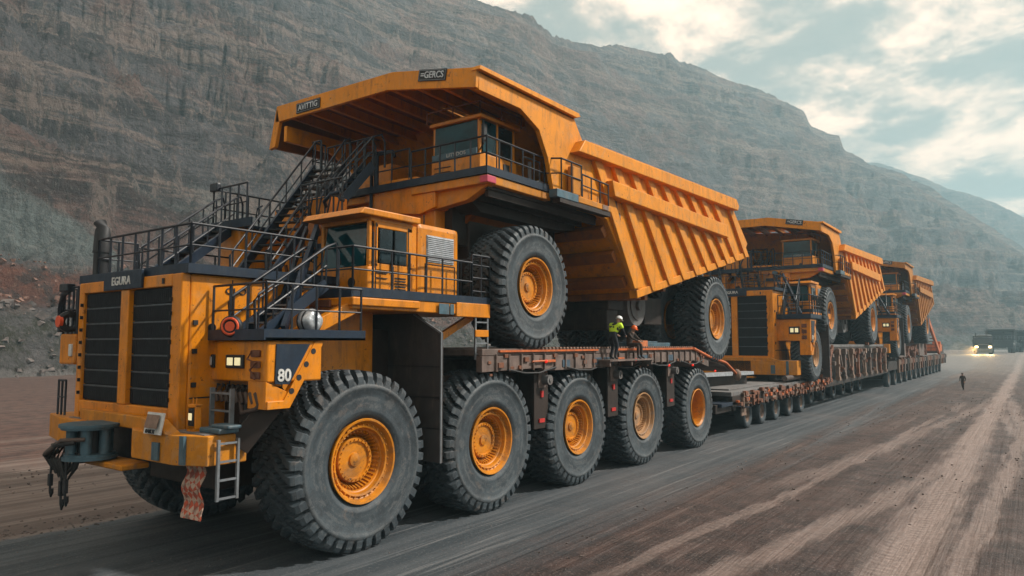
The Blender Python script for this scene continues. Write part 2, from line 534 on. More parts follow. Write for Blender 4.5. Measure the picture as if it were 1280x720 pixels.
def wheel(parent, x, y, z, r, w=1.5, side=1, rim=None, spin=None, hub=True):
    """side=+1: outer face towards +X. (x,y,z) is the wheel centre"""
    e = empty('wheel', (x, y, z - .035), 0, parent)
    t = bpy.data.objects.new('tyre', TYRE); col.objects.link(t); t.parent = e
    g = bpy.data.objects.new('rim', rim or RIM); col.objects.link(g); g.parent = e
    sc = r / 2.0
    a = random.uniform(0, 6.28) if spin is None else spin
    for q in (t, g):
        q.scale = (w / 1.5, sc, sc)
        q.rotation_euler = (a, 0, 0) if side > 0 else (a, 0, math.pi)
    return e

def small_wheel_mesh():
    mb = MB()
    w = .5; Rr = .75
    prof = [(-.2, .40), (-.24, .5), (-.25, .66), (-.21, .74), (-.1, .75), (.1, .75), (.21, .74), (.25, .66), (.24, .5), (.2, .40)]
    mb.revolve(prof, 32)
    mb.cur = 1
    mb.revolve([(.2, .41), (.17, .38), (.08, .34), (.06, .18), (.14, .14), (.14, .001)], 24)
    o = mb.build('wheel', None, mats=['rubber', 'fit_tan'])
    me = o.data
    bpy.data.objects.remove(o)
    return me
SW = small_wheel_mesh()
def small_wheel(parent, x, y, z, r, side=1):
    o = bpy.data.objects.new('wheel', SW); col.objects.link(o); o.parent = parent
    o.location = (x, y, z); o.scale = (1.2, r / .75, r / .75)
    o.rotation_euler = (random.uniform(0, 6), 0, 0 if side > 0 else math.pi)
    return o
# ------------------------------------------------------------------ the heavy tractor
def make_tractor(org, zh=None, zc=None, sc=1.0, small=False):
    """authored at the place of the front unit: x from its centre line, y along the road, z from the road"""
    ox, oy = 0.0, 8.0
    idt = lambda z: z
    zh = zh or idt; zc = zc or idt
    H = lambda x, y, z: (x * sc, (y - oy) * sc, zh(z))
    C = lambda x, y, z: (x * sc, (y - oy) * sc, zc(z))
    root = empty('heavy_tractor', org)
    B = lambda: MB(H)
    BC = lambda: MB(C)
    # chassis
    m = B()
    m.box(-1.5, 1.5, 9.3, 20.0, 1.5, 2.7, .04)
    m.box(-2.1, 2.1, 11.0, 15.3, 2.7, 5.2, .04)
    m.box(-2.6, 2.9, 14.9, 20.2, 2.7, 3.9, .04)
    for y in (11.55, 16.5):
        m.cyl((y, 2.05), .42, -3.2, 3.2, 'X', 16)
        m.cyl((y, 2.05), .8, -1.0, 1.0, 'X', 18)
    m.box(-3.2, 3.1, 14.1, 14.4, 2.0, 4.4)
    m.build('chassis', 'frame_dark', root, .03)
    # hood
    m = B()
    m.box(-2.4, 2.3, 8.05, 13.2, 2.95, 6.28, .06)
    m.box(-2.4, -2.16, 7.85, 8.05, 2.95, 6.28, .03)
    m.box(1.92, 2.3, 7.85, 8.05, 2.95, 6.28, .03)
    m.box(-.22, .14, 7.82, 8.05, 3.46, 6.02, .02)
    m.box(-2.16, 1.92, 7.85, 8.05, 6.02, 6.28, .02)
    m.box(-2.16, 1.92, 7.85, 8.05, 3.18, 3.46, .02)
    hood = m.build('hood', 'paint', root, .02)
    # panel seams and hinges on the side
    m = B()
    for y in (9.0, 10.35): m.box(2.295, 2.31, y, y + .025, 3.1, 6.2)
    m.box(2.295, 2.31, 8.1, 13.1, 3.66, 3.69)
    for z in (3.9, 4.6, 5.2): m.box(2.3, 2.34, 8.12, 8.22, z, z + .1)
    m.cyl((8.55, 5.15), .09, 2.29, 2.33, 'X', 14)
    for z in (3.6, 3.9, 4.2, 4.5, 4.8, 5.1, 5.4, 5.7):
        m.box(1.93, 1.97, 7.80, 7.86, z, z + .08)
        m.box(-2.2, -2.16, 7.80, 7.86, z, z + .08)
    m.box(1.55, 1.62, 7.82, 7.86, 6.08, 6.2)
    m.build('hinge', 'black_steel', hood, split=True)
    if not small:
        lettering('CLO', .20, ((2.315) * sc, (9.1 - oy) * sc, zh(5.95)), (R(90), 0, R(90)), 'black_steel', hood, xs=1.3)
    # grille: two panels of louvres
    for x0, x1 in ((-2.16, -.22), (.14, 1.92)):
        m = B()
        m.box(x0, x1, 7.98, 8.06, 3.46, 6.02)
        zs = [3.46 + (6.02 - 3.46) * k / 7 for k in range(8)]
        for a, b in zip(zs[:-1], zs[1:]):
            m.add([(x0 + .02, 7.93, a + .03), (x1 - .02, 7.93, a + .03), (x1 - .02, 7.93, b - .025), (x0 + .02, 7.93, b - .025),
                   (x0 + .02, 7.98, a + .03), (x1 - .02, 7.98, a + .03), (x1 - .02, 7.98, b - .02), (x0 + .02, 7.98, b - .02)],
                  [(0, 1, 2, 3), (7, 6, 5, 4), (3, 2, 6, 7), (0, 4, 5, 1), (0, 3, 7, 4), (1, 5, 6, 2)])
            nn = 22
            for k in range(nn):
                xx = x0 + .05 + (x1 - x0 - .1) * k / (nn - 1)
                m.bar((xx, 7.93, a + .04), (xx, 7.93, b - .04), .02, .012)
        g = m.build('grille', 'grille', root)
        for b in zs[1:-1]:
            m = B()
            m.box(x0 + .02, x1 - .02, 7.925, 7.97, b - .02, b + .01)
            m.build('slat_edge', 'grille_edge', g)
    # name plate over the grille
    m = B(); m.box(-1.0, .75, 7.78, 7.845, 6.03, 6.45, .015)
    pl = m.build('name_plate', 'navy', root)
    lettering('EGURA', .26, (-.15 * sc, (7.775 - oy) * sc, zh(6.22)), (R(90), 0, 0), 'white_paint', pl, bold=.006, xs=1.05)
    # stack
    m = B()
    px, py = -2.32, 8.3
    m.cyl((px, py), .19, 6.2, 7.1, 'Z', 18)
    m.cyl((px, py), .215, 7.08, 7.13, 'Z', 18)
    m.tube([(px, py, 7.1), (px, py, 7.5), (px - .03, py, 7.68), (px - .14, py - .02, 7.86)], .21, 16, r2=.15)
    m.build('exhaust_stack', 'black_steel', root)
    # deck on the hood, toe board and railing
    m = B()
    m.box(-2.5, 2.4, 7.95, 13.3, 6.28, 6.36)
    m.box(-2.5, 2.4, 7.9, 7.95, 6.28, 6.48); m.box(2.4, 2.45, 7.9, 12.2, 6.28, 6.48); m.box(-2.55, -2.5, 7.9, 13.3, 6.28, 6.48)
    m.build('hood_deck', 'navy', root)
    m = B()
    rail(m, [(-2.5, 13.0, 6.38), (-2.5, 9.2, 6.38)], .95, .75)
    rail(m, [(-1.75, 7.98, 6.38), (2.38, 7.98, 6.38), (2.38, 11.2, 6.38)], .95, .62)
    rail(m, [(-1.75, 8.9, 6.38), (-1.75, 7.98, 6.38)], .95, .5)
    m.build('deck_railing', 'rail', root)
    # cage with lamp at the left of the hood
    m = B(); m.box(-3.25, -2.42, 7.8, 8.8, 4.3, 5.05, .05)
    lb = m.build('left_locker', 'paint', root, .02)
    m = B(); m.box(-2.66, -2.5, 7.76, 7.82, 4.5, 4.8, .02)
    m.build('marker_lamp', 'white_paint', lb)
    m = B()
    rail(m, [(-3.2, 8.7, 5.05), (-3.2, 7.85, 5.05), (-2.45, 7.85, 5.05)], 1.15, .25)
    rail(m, [(-3.3, 7.85, 3.05), (-2.9, 7.85, 3.05)], .85, .2)
    m.tube([(-3.25, 7.8, 5.1), (-3.3, 7.8, 5.7), (-3.15, 7.8, 6.05), (-2.8, 7.8, 6.15)], .07, 8)
    m.box(-3.2, -2.75, 7.7, 7.9, 6.1, 6.3, .03)
    m.build('left_railing', 'rail', root, split=True)
    m = B(); m.revolve([(-.08, .12), (-.09, .26), (.09, .26), (.08, .12)], 24, 'X', closed=True, c=(-2.72, 7.78, 5.35))
    m.cur = 0
    m.build('cable_reel', 'black_steel', root)
    m = B(); m.cyl((-2.72, 5.35), .14, 7.52, 7.6, 'Y', 18)
    m.build('reel_cover', 'red_orange', root)
    # bumper
    m = B()
    m.prism([(-4.0, 8.5), (-4.0, 7.95), (-2.6, 7.62), (-1.35, 7.58), (-1.35, 8.9), (-3.5, 8.9)], 2.45, 3.03, 'Z')
    m.prism([(.95, 8.9), (.95, 7.62), (1.3, 7.46), (2.9, 7.45), (3.62, 7.75), (3.62, 8.6), (2.9, 8.9)], 2.45, 3.03, 'Z')
    m.box(-1.36, .96, 7.95, 8.8, 2.45, 3.03)
    m.box(-1.2, 1.2, 7.3, 7.9, 2.18, 2.3, .03)
    m.prism([(-1.9, 7.78), (-1.5, 7.70), (1.3, 7.62), (1.95, 7.40), (2.2, 7.42), (2.2, 7.72), (-1.9, 7.90)], 3.0, 3.28, 'Z')
    m.add([(2.2, 7.42, 3.28), (2.2, 7.72, 3.28), (2.75, 7.72, 3.02), (2.75, 7.42, 3.02), (2.2, 7.42, 3.0), (2.2, 7.72, 3.0)],
          [(0, 1, 2, 3), (0, 3, 4), (1, 5, 2), (0, 4, 5, 1), (3, 2, 5, 4)])
    bp = m.build('bumper', 'paint_worn_and_lit_edge', root, .03)
    m = B()
    m.box(3.05, 3.2, 7.50, 7.56, 2.47, 3.02)
    m.prism([(2.2, 7.44), (2.45, 7.44), (2.45, 7.40), (2.2, 7.40)], 2.5, 2.85, 'Z')
    m.build('tape_patch', 'blue_steel', bp, split=True)
    m = B(); m.box(-2.4, 3.5, 7.75, 8.8, 3.03, 3.05); m.build('tread_plate', 'deck_grey', bp)
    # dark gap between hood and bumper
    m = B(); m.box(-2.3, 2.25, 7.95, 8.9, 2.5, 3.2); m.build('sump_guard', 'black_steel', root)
    if not small:
        # capstan winch
        wx, wy = -.10, 7.25
        m = B()
        m.cyl((wx, wy), .60, 3.03, 3.09, 'Z', 36)
        m.cyl((wx, wy), .56, 2.98, 3.04, 'Z', 36)
        m.cyl((wx, wy), .54, 2.34, 2.42, 'Z', 36)
        m.cyl((wx, wy), .50, 2.42, 2.46, 'Z', 36)
        wn = m.build('winch', 'blue_steel', root, .01)
        m = B()
        for k in range(6):
            a = R(60 * k + 25)
            m.cyl((wx + .36 * math.cos(a), wy + .36 * math.sin(a)), .11, 2.44, 3.0, 'Z', 14)
        m.build('winch_post', 'blue_steel', wn)
        m = B()
        m.cyl((wx, wy), .26, 2.44, 3.0, 'Z', 20)
        m.box(-1.34, .94, 7.86, 7.96, 2.30, 3.02, .02)
        m.box(wx - .7, wx - .3, 7.2, 7.8, 2.2, 2.36, .02)
        m.build('winch_housing', 'black_steel', wn)
        m = B()
        rnd = random.Random(3)
        for k in range(5):
            x = wx - .75 + .16 * k
            m.tube([(x, wy - .1, 2.62), (x - .05, wy - .42, 2.6), (x + .02, wy - .55, 2.35), (x + .12, wy - .45, 2.12 - .06 * k), (x + .3, wy - .35, 2.2), (x + .38, wy - .3, 2.5)], .045, 8)
        m.tube([(wx + .35, wy - .45, 2.75), (wx + .1, wy - .7, 2.72), (wx - .25, wy - .75, 2.5), (wx - .6, wy - .6, 2.4), (wx - .85, wy - .3, 2.45)], .06, 8)
        m.build('winch_hose', 'hose', wn)
        m = B()
        m.tube([(wx + .45, wy - .3, 2.8), (wx + .2, wy - .66, 2.8), (wx - .1, wy - .78, 2.55), (wx - .45, wy - .7, 2.46)], .045, 8)
        m.build('winch_hose', 'hose_brown', wn)
        for dx, ln in ((-.62, .85), (-.08, 1.05), (.12, .95)):
            m = B()
            x = wx + dx; y = wy - .5
            m.tube([(x, y, 2.4), (x, y, 2.4 - ln * .7)], .022, 6)
            m.box(x - .05, x + .05, y - .04, y + .04, 2.4 - ln * .75, 2.4 - ln * .45, .01)
            m.tube([(x, y, 2.4 - ln * .7), (x + .01, y, 2.4 - ln * .9), (x + .07, y, 2.4 - ln), (x + .13, y, 2.4 - ln * .92), (x + .12, y, 2.4 - ln * .8)], .026, 8)
            m.build('tow_hook', 'black_steel', wn)
        # licence sign
        m = B(); m.plate([(2.02, 7.32, 3.02), (2.62, 7.34, 3.02), (2.62, 7.42, 3.44), (2.02, 7.40, 3.44)], -.03)
        sg = m.build('licence_sign', 'white_paint', root)
        m = B(); m.plate([(2.1, 7.285, 3.14), (2.54, 7.30, 3.14), (2.54, 7.365, 3.40), (2.1, 7.35, 3.40)], -.012); m.build('sign_face', 'fit_tan', sg)
        lettering('BAIKTI', .11, (2.32, 7.292 - oy, 3.075), (R(80), 0, R(1.5)), 'black_steel', sg)
        # ladder at the corner
        for x0, y0, x1, z0, z1, n in ((2.64, 8.35, 3.4, 3.05, 3.9, 3),):
            m = B()
            m.box(x0, x0 + .05, y0, y0 + .09, z0, z1); m.box(x1 - .05, x1, y0, y0 + .09, z0, z1)
            for k in range(n):
                z = z0 + (z1 - z0) * (k + .05) / (n - .6)
                m.box(x0 + .05, x1 - .05, y0 + .005, y0 + .085, z, z + .035)
            m.build('ladder', 'steel', root)
        m = B()
        for y in (7.9, 8.32): m.box(3.68, 3.74, y, y + .05, 1.78, 2.95)
        for z in (1.8, 2.15, 2.5, 2.85): m.box(3.69, 3.73, 7.95, 8.32, z, z + .04)
        m.build('ladder', 'steel', root)
        # pipework under the side box
        m = B()
        for k in range(9):
            x = 2.4 + .18 * k
            m.tube([(x, 8.7, 3.95), (x + .02, 8.6, 3.8), (x + .1, 8.62, 3.6)], .045, 7)
        m.tube([(2.4, 8.7, 3.72), (4.0, 8.75, 3.76)], .05, 8)
        m.tube([(3.2, 8.7, 3.7), (3.5, 8.55, 3.4), (3.9, 8.6, 3.5), (4.05, 8.7, 3.75)], .05, 8)
        m.build('pipework', 'hose_brown', root)
        m = B()
        m.bar((3.3, 8.9, 3.05), (4.05, 9.0, 3.9), .25, .12)
        m.box(2.3, 2.9, 8.9, 9.4, 2.9, 3.9, .03); m.bar((3.62, 8.4, 2.75), (4.0, 9.0, 3.7), .06, .45)
        m.build('step_bracket', 'frame_dark', root, .01)
    # side box
    m = B()
    m.box(1.8, 4.22, 8.6, 9.95, 4.03, 4.87, .04)
    bx = m.build('side_box', 'paint', root, .02)
    m = B()
    m.prism([(8.62, 3.66), (9.0, 3.66), (9.75, 4.86), (9.95, 4.86), (9.95, 4.78), (9.15, 3.5), (8.62, 3.5)], 4.1, 4.24, 'X')
    m.prism([(8.6, 3.5), (9.15, 3.5), (9.3, 3.75), (8.6, 4.05)], 3.6, 4.2, 'X')
    m.build('corner_brace', 'paint', bx, .01)
    m = B()
    for t in (.2, .42, .64, .86):
        y = 9.02 + t * .8; z = 3.62 + t * 1.22
        m.cyl((y, z - .02), .062, 4.235, 4.248, 'X', 14)
    m.build('brace_hole', 'black_steel', bx, split=True)
    m = B(); m.prism([(8.78, 4.0), (9.12, 3.98), (9.62, 4.8), (8.80, 4.8)], 4.22, 4.245, 'X')
    sp = m.build('number_panel', 'navy', bx)
    lettering('80', .34 * sc, (4.255 * sc, (8.99 - oy) * sc, zh(4.16)), (R(90), 0, R(90)), 'white_paint', sp, bold=.008, xs=.95)
    for x in ((2.05, 2.85) if not small else (3.0,)):
        m = B(); m.box(x, x + (.36 if x < 2.4 else .62), 8.55, 8.61, 4.30, 4.58, .02)
        lm = m.build('lamp_bezel', 'black_steel', bx)
        m = B()
        if x < 2.4: m.box(x + .12, x + .30, 8.53, 8.56, 4.35, 4.53, .015)
        else:
            m.box(x + .08, x + .27, 8.53, 8.56, 4.36, 4.52, .015); m.box(x + .35, x + .54, 8.53, 8.56, 4.36, 4.52, .015)
        m.build('lamp', 'louvre' if x < 2.4 else 'lamp_lit', lm)
    m = B()
    for k in range(3): m.box(3.72, 4.02, 8.55, 8.61, 4.1 + .22 * k, 4.24 + .22 * k, .03)
    m.tube([(3.78, 8.54, 4.65), (3.7, 8.5, 4.5), (3.98, 8.5, 4.42), (3.8, 8.5, 4.28), (3.95, 8.52, 4.1)], .025, 6)
    m.build('hose_bundle', 'rust', bx)
    m = B()
    m.box(2.32, 4.3, 8.5, 11.1, 4.88, 4.93)
    m.box(2.32, 4.3, 8.46, 8.5, 4.88, 5.1); m.box(4.26, 4.3, 8.5, 11.1, 4.88, 5.1)
    m.build('side_walkway', 'navy', root)
    m = B()
    rail(m, [(2.4, 8.52, 4.93), (4.25, 8.52, 4.93), (4.25, 11.0, 4.93)], 1.1, .62)
    m.build('walkway_railing', 'rail', root)
    # short stair from the side walkway to the cab platform
    st, tr, hr = B(), B(), B()
    stairs(st, tr, hr, (3.0, 8.9, 4.95), (2.7, 10.9, 6.2), .75, 6, .9)
    s1 = st.build('side_stair', 'navy', root); tr.build('tread', 'steel', s1); hr.build('handrail', 'rail', s1)
    # cab platform
    m = BC()
    m.box(1.5, 3.72, 11.2, 16.4, 5.62, 5.92, .03)
    m.box(1.5, 3.8, 11.15, 13.4, 5.70, 5.90, .03)
    m.bar((3.3, 9.9, 4.95), (3.5, 11.4, 5.68), .3, .3)
    m.bar((3.0, 14.2, 4.6), (3.2, 16.2, 5.6), .15, .2)
    m.box(3.62, 3.76, 14.9, 16.4, 5.55, 5.95, .02)
    pf = m.build('cab_platform', 'paint', root, .015)
    m = BC(); m.box(2.15, 3.05, 11.09, 11.15, 5.68, 5.86, .03); m.build('lamp_recess', 'rust', pf)
    m = BC(); m.box(3.77, 3.79, 14.15, 14.55, 5.60, 5.88); m.box(3.77, 3.79, 14.6, 14.75, 5.6, 5.88); m.build('sticker', 'blue_steel', pf, split=True)
    m = BC()
    m.box(1.5, 3.7, 11.2, 16.4, 5.92, 5.98)
    m.box(1.5, 3.74, 11.16, 11.2, 5.9, 6.12); m.box(3.7, 3.745, 11.2, 16.4, 5.92, 6.14)
    m.build('platform_deck', 'navy', root)
    m = BC()
    rail(m, [(1.5, 11.2, 5.98), (3.72, 11.2, 5.98), (3.72, 15.6, 5.98)], 1.12, .62, .03)
    m.build('platform_railing', 'rail', root)
    m = BC()
    rail(m, [(3.72, 15.6, 5.98), (3.72, 16.4, 5.98), (1.9, 16.4, 5.98)], 1.35, .4, .03)
    for z in (6.3, 7.05): m.tube([(3.72, 15.6, z), (3.72, 16.4, z)], .02, 6)
    m.build('rear_cage', 'rail', root)
    m = BC()
    for y in (15.75, 16.3): m.box(3.68, 3.73, y, y + .05, 4.35, 5.7)
    for z in (4.5, 4.8, 5.1, 5.4): m.box(3.685, 3.725, 15.75, 16.33, z, z + .04)
    lad = m.build('access_ladder', 'steel', root)
    m = BC(); m.box(3.74, 3.78, 15.7, 16.3, 5.0, 5.2, .02); m.build('ladder_plate', 'paint', lad)
    # cab
    m = BC()
    m.box(1.6, 3.5, 11.85, 13.4, 5.98, 6.72, .08)
    m.box(1.6, 3.5, 11.95, 13.4, 7.82, 7.98, .03)
    for x, y in ((1.64, 11.93), (3.36, 11.93), (1.64, 13.3), (3.38, 13.28)):
        m.box(x, x + .1, y, y + .1, 6.7, 7.85, .02)
    m.box(3.40, 3.5, 12.08, 13.4, 6.6, 6.8, .02); m.box(3.40, 3.5, 12.08, 13.4, 7.68, 7.85, .02)
    m.box(3.40, 3.5, 12.08, 12.2, 6.7, 7.8, .02); m.box(3.40, 3.5, 13.2, 13.4, 6.7, 7.8, .02); 
    m.box(1.6, 1.7, 12.08, 13.4, 6.6, 7.85); m.box(1.6, 3.4, 13.3, 13.4, 6.6, 7.85)
    cab = m.build('cab', 'paint', root, .025)
    m = BC()
    m.prism([(11.45, 7.93), (11.6, 8.10), (13.55, 8.10), (13.55, 7.93)], 1.45, 3.66, 'X')
    m.build('cab_roof', 'paint', cab, .03)
    m = BC(); m.plate([(1.76, 11.90, 6.72), (3.34, 11.90, 6.72), (3.30, 12.02, 7.80), (1.80, 12.02, 7.80)], -.03)
    m.build('windscreen', 'glass_teal', cab)
    for y0, y1 in ((12.24, 12.68), (12.76, 13.18)):
        m = BC(); m.box(3.47, 3.515, y0, y1, 6.80, 7.68, .08); w_ = m.build('side_window', 'glass_dark', cab, .01)
    m = BC()
    m.box(1.7, 3.42, 13.2, 13.3, 6.7, 7.8); m.box(1.7, 3.4, 12.2, 13.2, 6.7, 6.9)
    m.box(2.3, 2.8, 12.6, 12.9, 6.8, 7.5, .05)
    m.build('cab_interior', 'black_steel', cab)
    m = BC()
    for a, b in (((3.505, 12.12, 6.02), (3.505, 12.12, 7.8)), ((3.505, 12.72, 6.02), (3.505, 12.72, 6.75)), ((3.505, 13.25, 6.02), (3.505, 13.25, 7.8))):
        m.bar(a, b, .02, .02)
    m.box(3.50, 3.53, 12.15, 12.5, 6.42, 6.44); m.box(3.5, 3.53, 12.15, 12.5, 6.55, 6.57)
    for k in range(6): m.box(3.5, 3.52, 12.78, 13.16, 6.1 + .07 * k, 6.13 + .07 * k)
    m.box(3.5, 3.56, 12.62, 12.66, 6.6, 6.85, .01)
    m.cyl((2.95, 6.32), .12, 11.82, 11.86, 'Y', 16)
    m.tube([(3.55, 12.0, 6.8), (3.7, 11.85, 7.0), (3.7, 11.85, 7.5), (3.52, 12.0, 7.6)], .02, 6)
    m.bar((2.5, 11.88, 6.8), (2.2, 11.97, 7.4), .03, .02)
    m.build('trim', 'black_steel', cab, split=True)
    # machinery cabinet behind the cab
    m = BC()
    m.box(1.3, 3.48, 13.62, 15.3, 5.98, 8.02, .14)
    m.box(1.35, 3.42, 13.4, 13.65, 6.0, 7.9)
    cb = m.build('machine_cabinet', 'paint', root)
    m = BC()
    m.box(3.47, 3.50, 13.95, 15.05, 7.0, 7.72)
    for k in range(13): m.add([(3.50, 13.97, 7.03 + .052 * k), (3.50, 15.03, 7.03 + .052 * k), (3.53, 15.03, 7.045 + .052 * k), (3.53, 13.97, 7.045 + .052 * k), (3.50, 13.97, 7.075 + .052 * k), (3.50, 15.03, 7.075 + .052 * k)], [(0, 1, 2, 3), (3, 2, 5, 4)])
    m.build('louvre_panel', 'louvre', cb)
    m = BC()
    m.box(3.475, 3.495, 13.9, 13.92, 6.1, 6.95); m.box(3.475, 3.495, 15.1, 15.12, 6.1, 6.95); m.box(3.475, 3.495, 13.9, 15.12, 6.93, 6.95)
    m.tube([(2.5, 14.9, 8.0), (2.5, 14.9, 8.5)], .02, 6)
    m.build('cabinet_seam', 'black_steel', cb, split=True)
    # mudguard plate
    m = BC() if small else B()
    m.plate([(-0.2, 13.93, 5.62), (3.1, 13.93, 5.62), (4.08, 13.93, 5.1), (4.08, 13.93, 1.75), (1.4, 13.93, 1.75), (1.4, 13.93, 3.8)], .06)
    mg = m.build('mudguard', 'mudflap', root)
    m = B()
    m.bar((3.1, 13.9, 5.60), (4.09, 13.9, 5.08), .04, .05); m.bar((4.09, 13.9, 5.1), (4.09, 13.9, 1.75), .04, .04, up=(1, 0, 0))
    m.build('mudguard_edge', 'steel', mg)
    m = B()
    for z in (2.6, 3.4, 4.2): m.box(1.5, 4.05, 13.91, 13.93, z, z + .02)
    m.build('mudguard_seam', 'black_steel', mg, split=True)
    # machinery and stair tower in the middle
    m = B()
    m.box(-2.1, 1.3, 12.9, 15.6, 5.0, 7.5, .05); m.box(-.9, -.2, 13.2, 14.2, 7.4, 8.6, .04); m.box(.7, 1.2, 12.9, 13.6, 7.4, 8.3, .04)
    m.box(-3.1, -2.0, 11.9, 14.9, 6.4, 8.2, .05)
    m.box(-.4, .6, 13.0, 13.7, 7.4, 9.0, .04)
    m.box(-2.6, -1.5, 13.5, 14.6, 8.0, 9.0, .04)
    eng = m.build('engine_housing', 'paint', root, .02)
    m = B()
    rnd = random.Random(11)
    for k in range(26):
        x = rnd.uniform(-2.2, 1.6); z = rnd.uniform(6.3, 8.8); y = 12.86 - rnd.uniform(0, .25)
        dx = rnd.uniform(-.6, .6); dz = rnd.uniform(-.7, .5)
        m.tube([(x, y + .1, z), (x + dx * .2, y - .05, z + dz * .3), (x + dx * .7, y - .05, z + dz * .8), (x + dx, y + .1, z + dz)], rnd.choice((.025, .04, .055)), 7)
    for k in range(12):
        x = rnd.uniform(-2.0, 1.4); z = rnd.uniform(6.4, 8.2)
        m.box(x, x + rnd.uniform(.15, .5), 12.7, 12.92, z, z + rnd.uniform(.1, .35), .02)
    m.build('pipe', 'navy', eng, split=True)
    m = B()
    for k in range(7):
        x = rnd.uniform(-1.8, 1.2); z = rnd.uniform(6.5, 8.4)
        m.tube([(x, 12.8, z), (x, 12.7, z + rnd.uniform(.4, 1.0))], .05, 8)
    m.cyl((.55, 8.0), .2, 12.5, 12.75, 'Y', 20)
    m.build('filter', 'frame_and_shade_orange', eng, split=True)
    m = B(); m.cyl((1.15, 8.05), .17, 12.45, 12.7, 'Y', 20); m.build('gauge', 'blue_steel', eng)
    # left landing and its cage
    m = B(); m.box(-3.2, -1.9, 11.8, 14.9, 8.2, 8.28); m.box(-3.25, -1.2, 11.75, 11.8, 8.15, 8.4); m.box(-3.25, -3.2, 11.8, 14.9, 8.15, 8.4)
    m.build('landing', 'navy', root)
    m = B()
    rail(m, [(-1.5, 11.8, 8.28), (-3.2, 11.8, 8.28), (-3.2, 14.9, 8.28)], 1.15, .38)
    m.box(-3.3, -2.9, 11.7, 11.85, 9.35, 9.6, .04)
    m.build('landing_railing', 'rail', root)
    # narrow stair up to the left landing
    st, tr, hr = B(), B(), B()
    stairs(st, tr, hr, (-1.6, 9.2, 6.4), (-2.75, 11.9, 8.2), .6, 9, .9)
    s2 = st.build('narrow_stair', 'navy', root); tr.build('tread', 'black_steel', s2); hr.build('handrail', 'rail', s2)
    # main stair up to the loaded truck
    st, tr, hr = B(), B(), B()
    stairs(st, tr, hr, (.1, 10.9, 6.40), (-1.45, 14.7, 10.45), 1.05, 16, .85)
    s3 = st.build('main_stair', 'navy', root); tr.build('tread', 'black_steel', s3); hr.build('handrail', 'rail', s3)
    m = B()
    rail(m, [(-2.3, 15.2, 10.1), (-2.3, 14.7, 10.1), (-1.9, 14.7, 10.1)], 1.3, .35, .03)
    rail(m, [(-2.3, 15.3, 10.1), (-.1, 15.3, 10.1)], 1.25, .4, .03)
    m.build('stair_head_railing', 'rail', root)
    # second stair, close behind the cab
    st, tr, hr = B(), B(), B()
    stairs(st, tr, hr, (-.35, 13.6, 8.5), (.0, 15.0, 10.3), .6, 8, .9)
    s4 = st.build('cab_stair', 'navy', root); tr.build('tread', 'black_steel', s4); hr.build('handrail', 'rail', s4)
    # steep boarding beam beside the cab
    m = B()
    m.bar((3.5, 9.5, 5.1), (1.9, 11.6, 7.75), .1, .24); m.bar((2.9, 9.6, 5.1), (1.35, 11.7, 7.8), .06, .16)
    m.build('boarding_beam', 'navy', root, split=True)
    m = B(); rail(m, [(-.5, 12.9, 8.4), (1.3, 12.9, 8.4)], 1.0, .35)
    for k in range(5): m.tube([(-.4 + .4 * k, 12.8, 8.4), (-.2 + .4 * k, 12.75, 8.9), (-.4 + .4 * k, 12.8, 9.3)], .025, 6)
    m.build('inner_railing', 'rail', root)
    return root

TR1 = make_tractor((-16.5, 8.0, 0))
for y, r in ((11.62, 2.11), (16.52, 2.05)):
    wheel(TR1, 3.05, y - 8.0, r, r, 1.5, 1)
    wheel(TR1, -3.05, y - 8.0, r, r, 1.5, -1)
tag(TR1, 'largest orange tractor, with a blue winch on its bumper and 80 on its side box', 'heavy tractor', 'heavy tractors with stairs and side cabs')

def pw(pts):
    def f(z):
        if z <= pts[0][0]: return pts[0][1] + (z - pts[0][0])
        for (a, b), (c, d) in zip(pts[:-1], pts[1:]):
            if z <= c: return b + (z - a) * (d - b) / (c - a)
        return pts[-1][1] + (z - pts[-1][0])
    return f
zh2 = pw([(1.5, 1.9), (2.45, 2.75), (3.03, 3.7), (3.46, 4.0), (4.03, 5.0), (4.88, 6.5), (6.28, 8.45), (7.3, 9.5), (8.3, 10.3), (10.2, 11.2), (11.4, 12.4)])
zc2 = pw([(1.75, 2.4), (5.1, 6.2), (5.62, 6.75), (8.1, 9.3), (8.6, 9.9)])
# heights are measured from the low deck (2.3 m) so that the base of the empty stands on it
TR2 = make_tractor((-16.6, 49.2, 2.3), lambda z: zh2(z) - 2.3, lambda z: zc2(z) - 2.3, 1.12, True)
for x, sd in ((3.95, 1), (-3.95, -1)):
    wheel(TR2, x, 2.6, 1.85, 1.85, 1.3, sd, RIM_D)
tag(TR2, 'orange tractor on the low deck just ahead of the middle dump truck', 'heavy tractor', 'heavy tractors with stairs and side cabs')
TR3 = copy_tree(TR2)
TR3.location = (-16.3, 84.5, 3.4)
tag(TR3, 'farthest orange tractor, its cab and lamp showing between the middle and last dump trucks', 'heavy tractor', 'heavy tractors with stairs and side cabs')
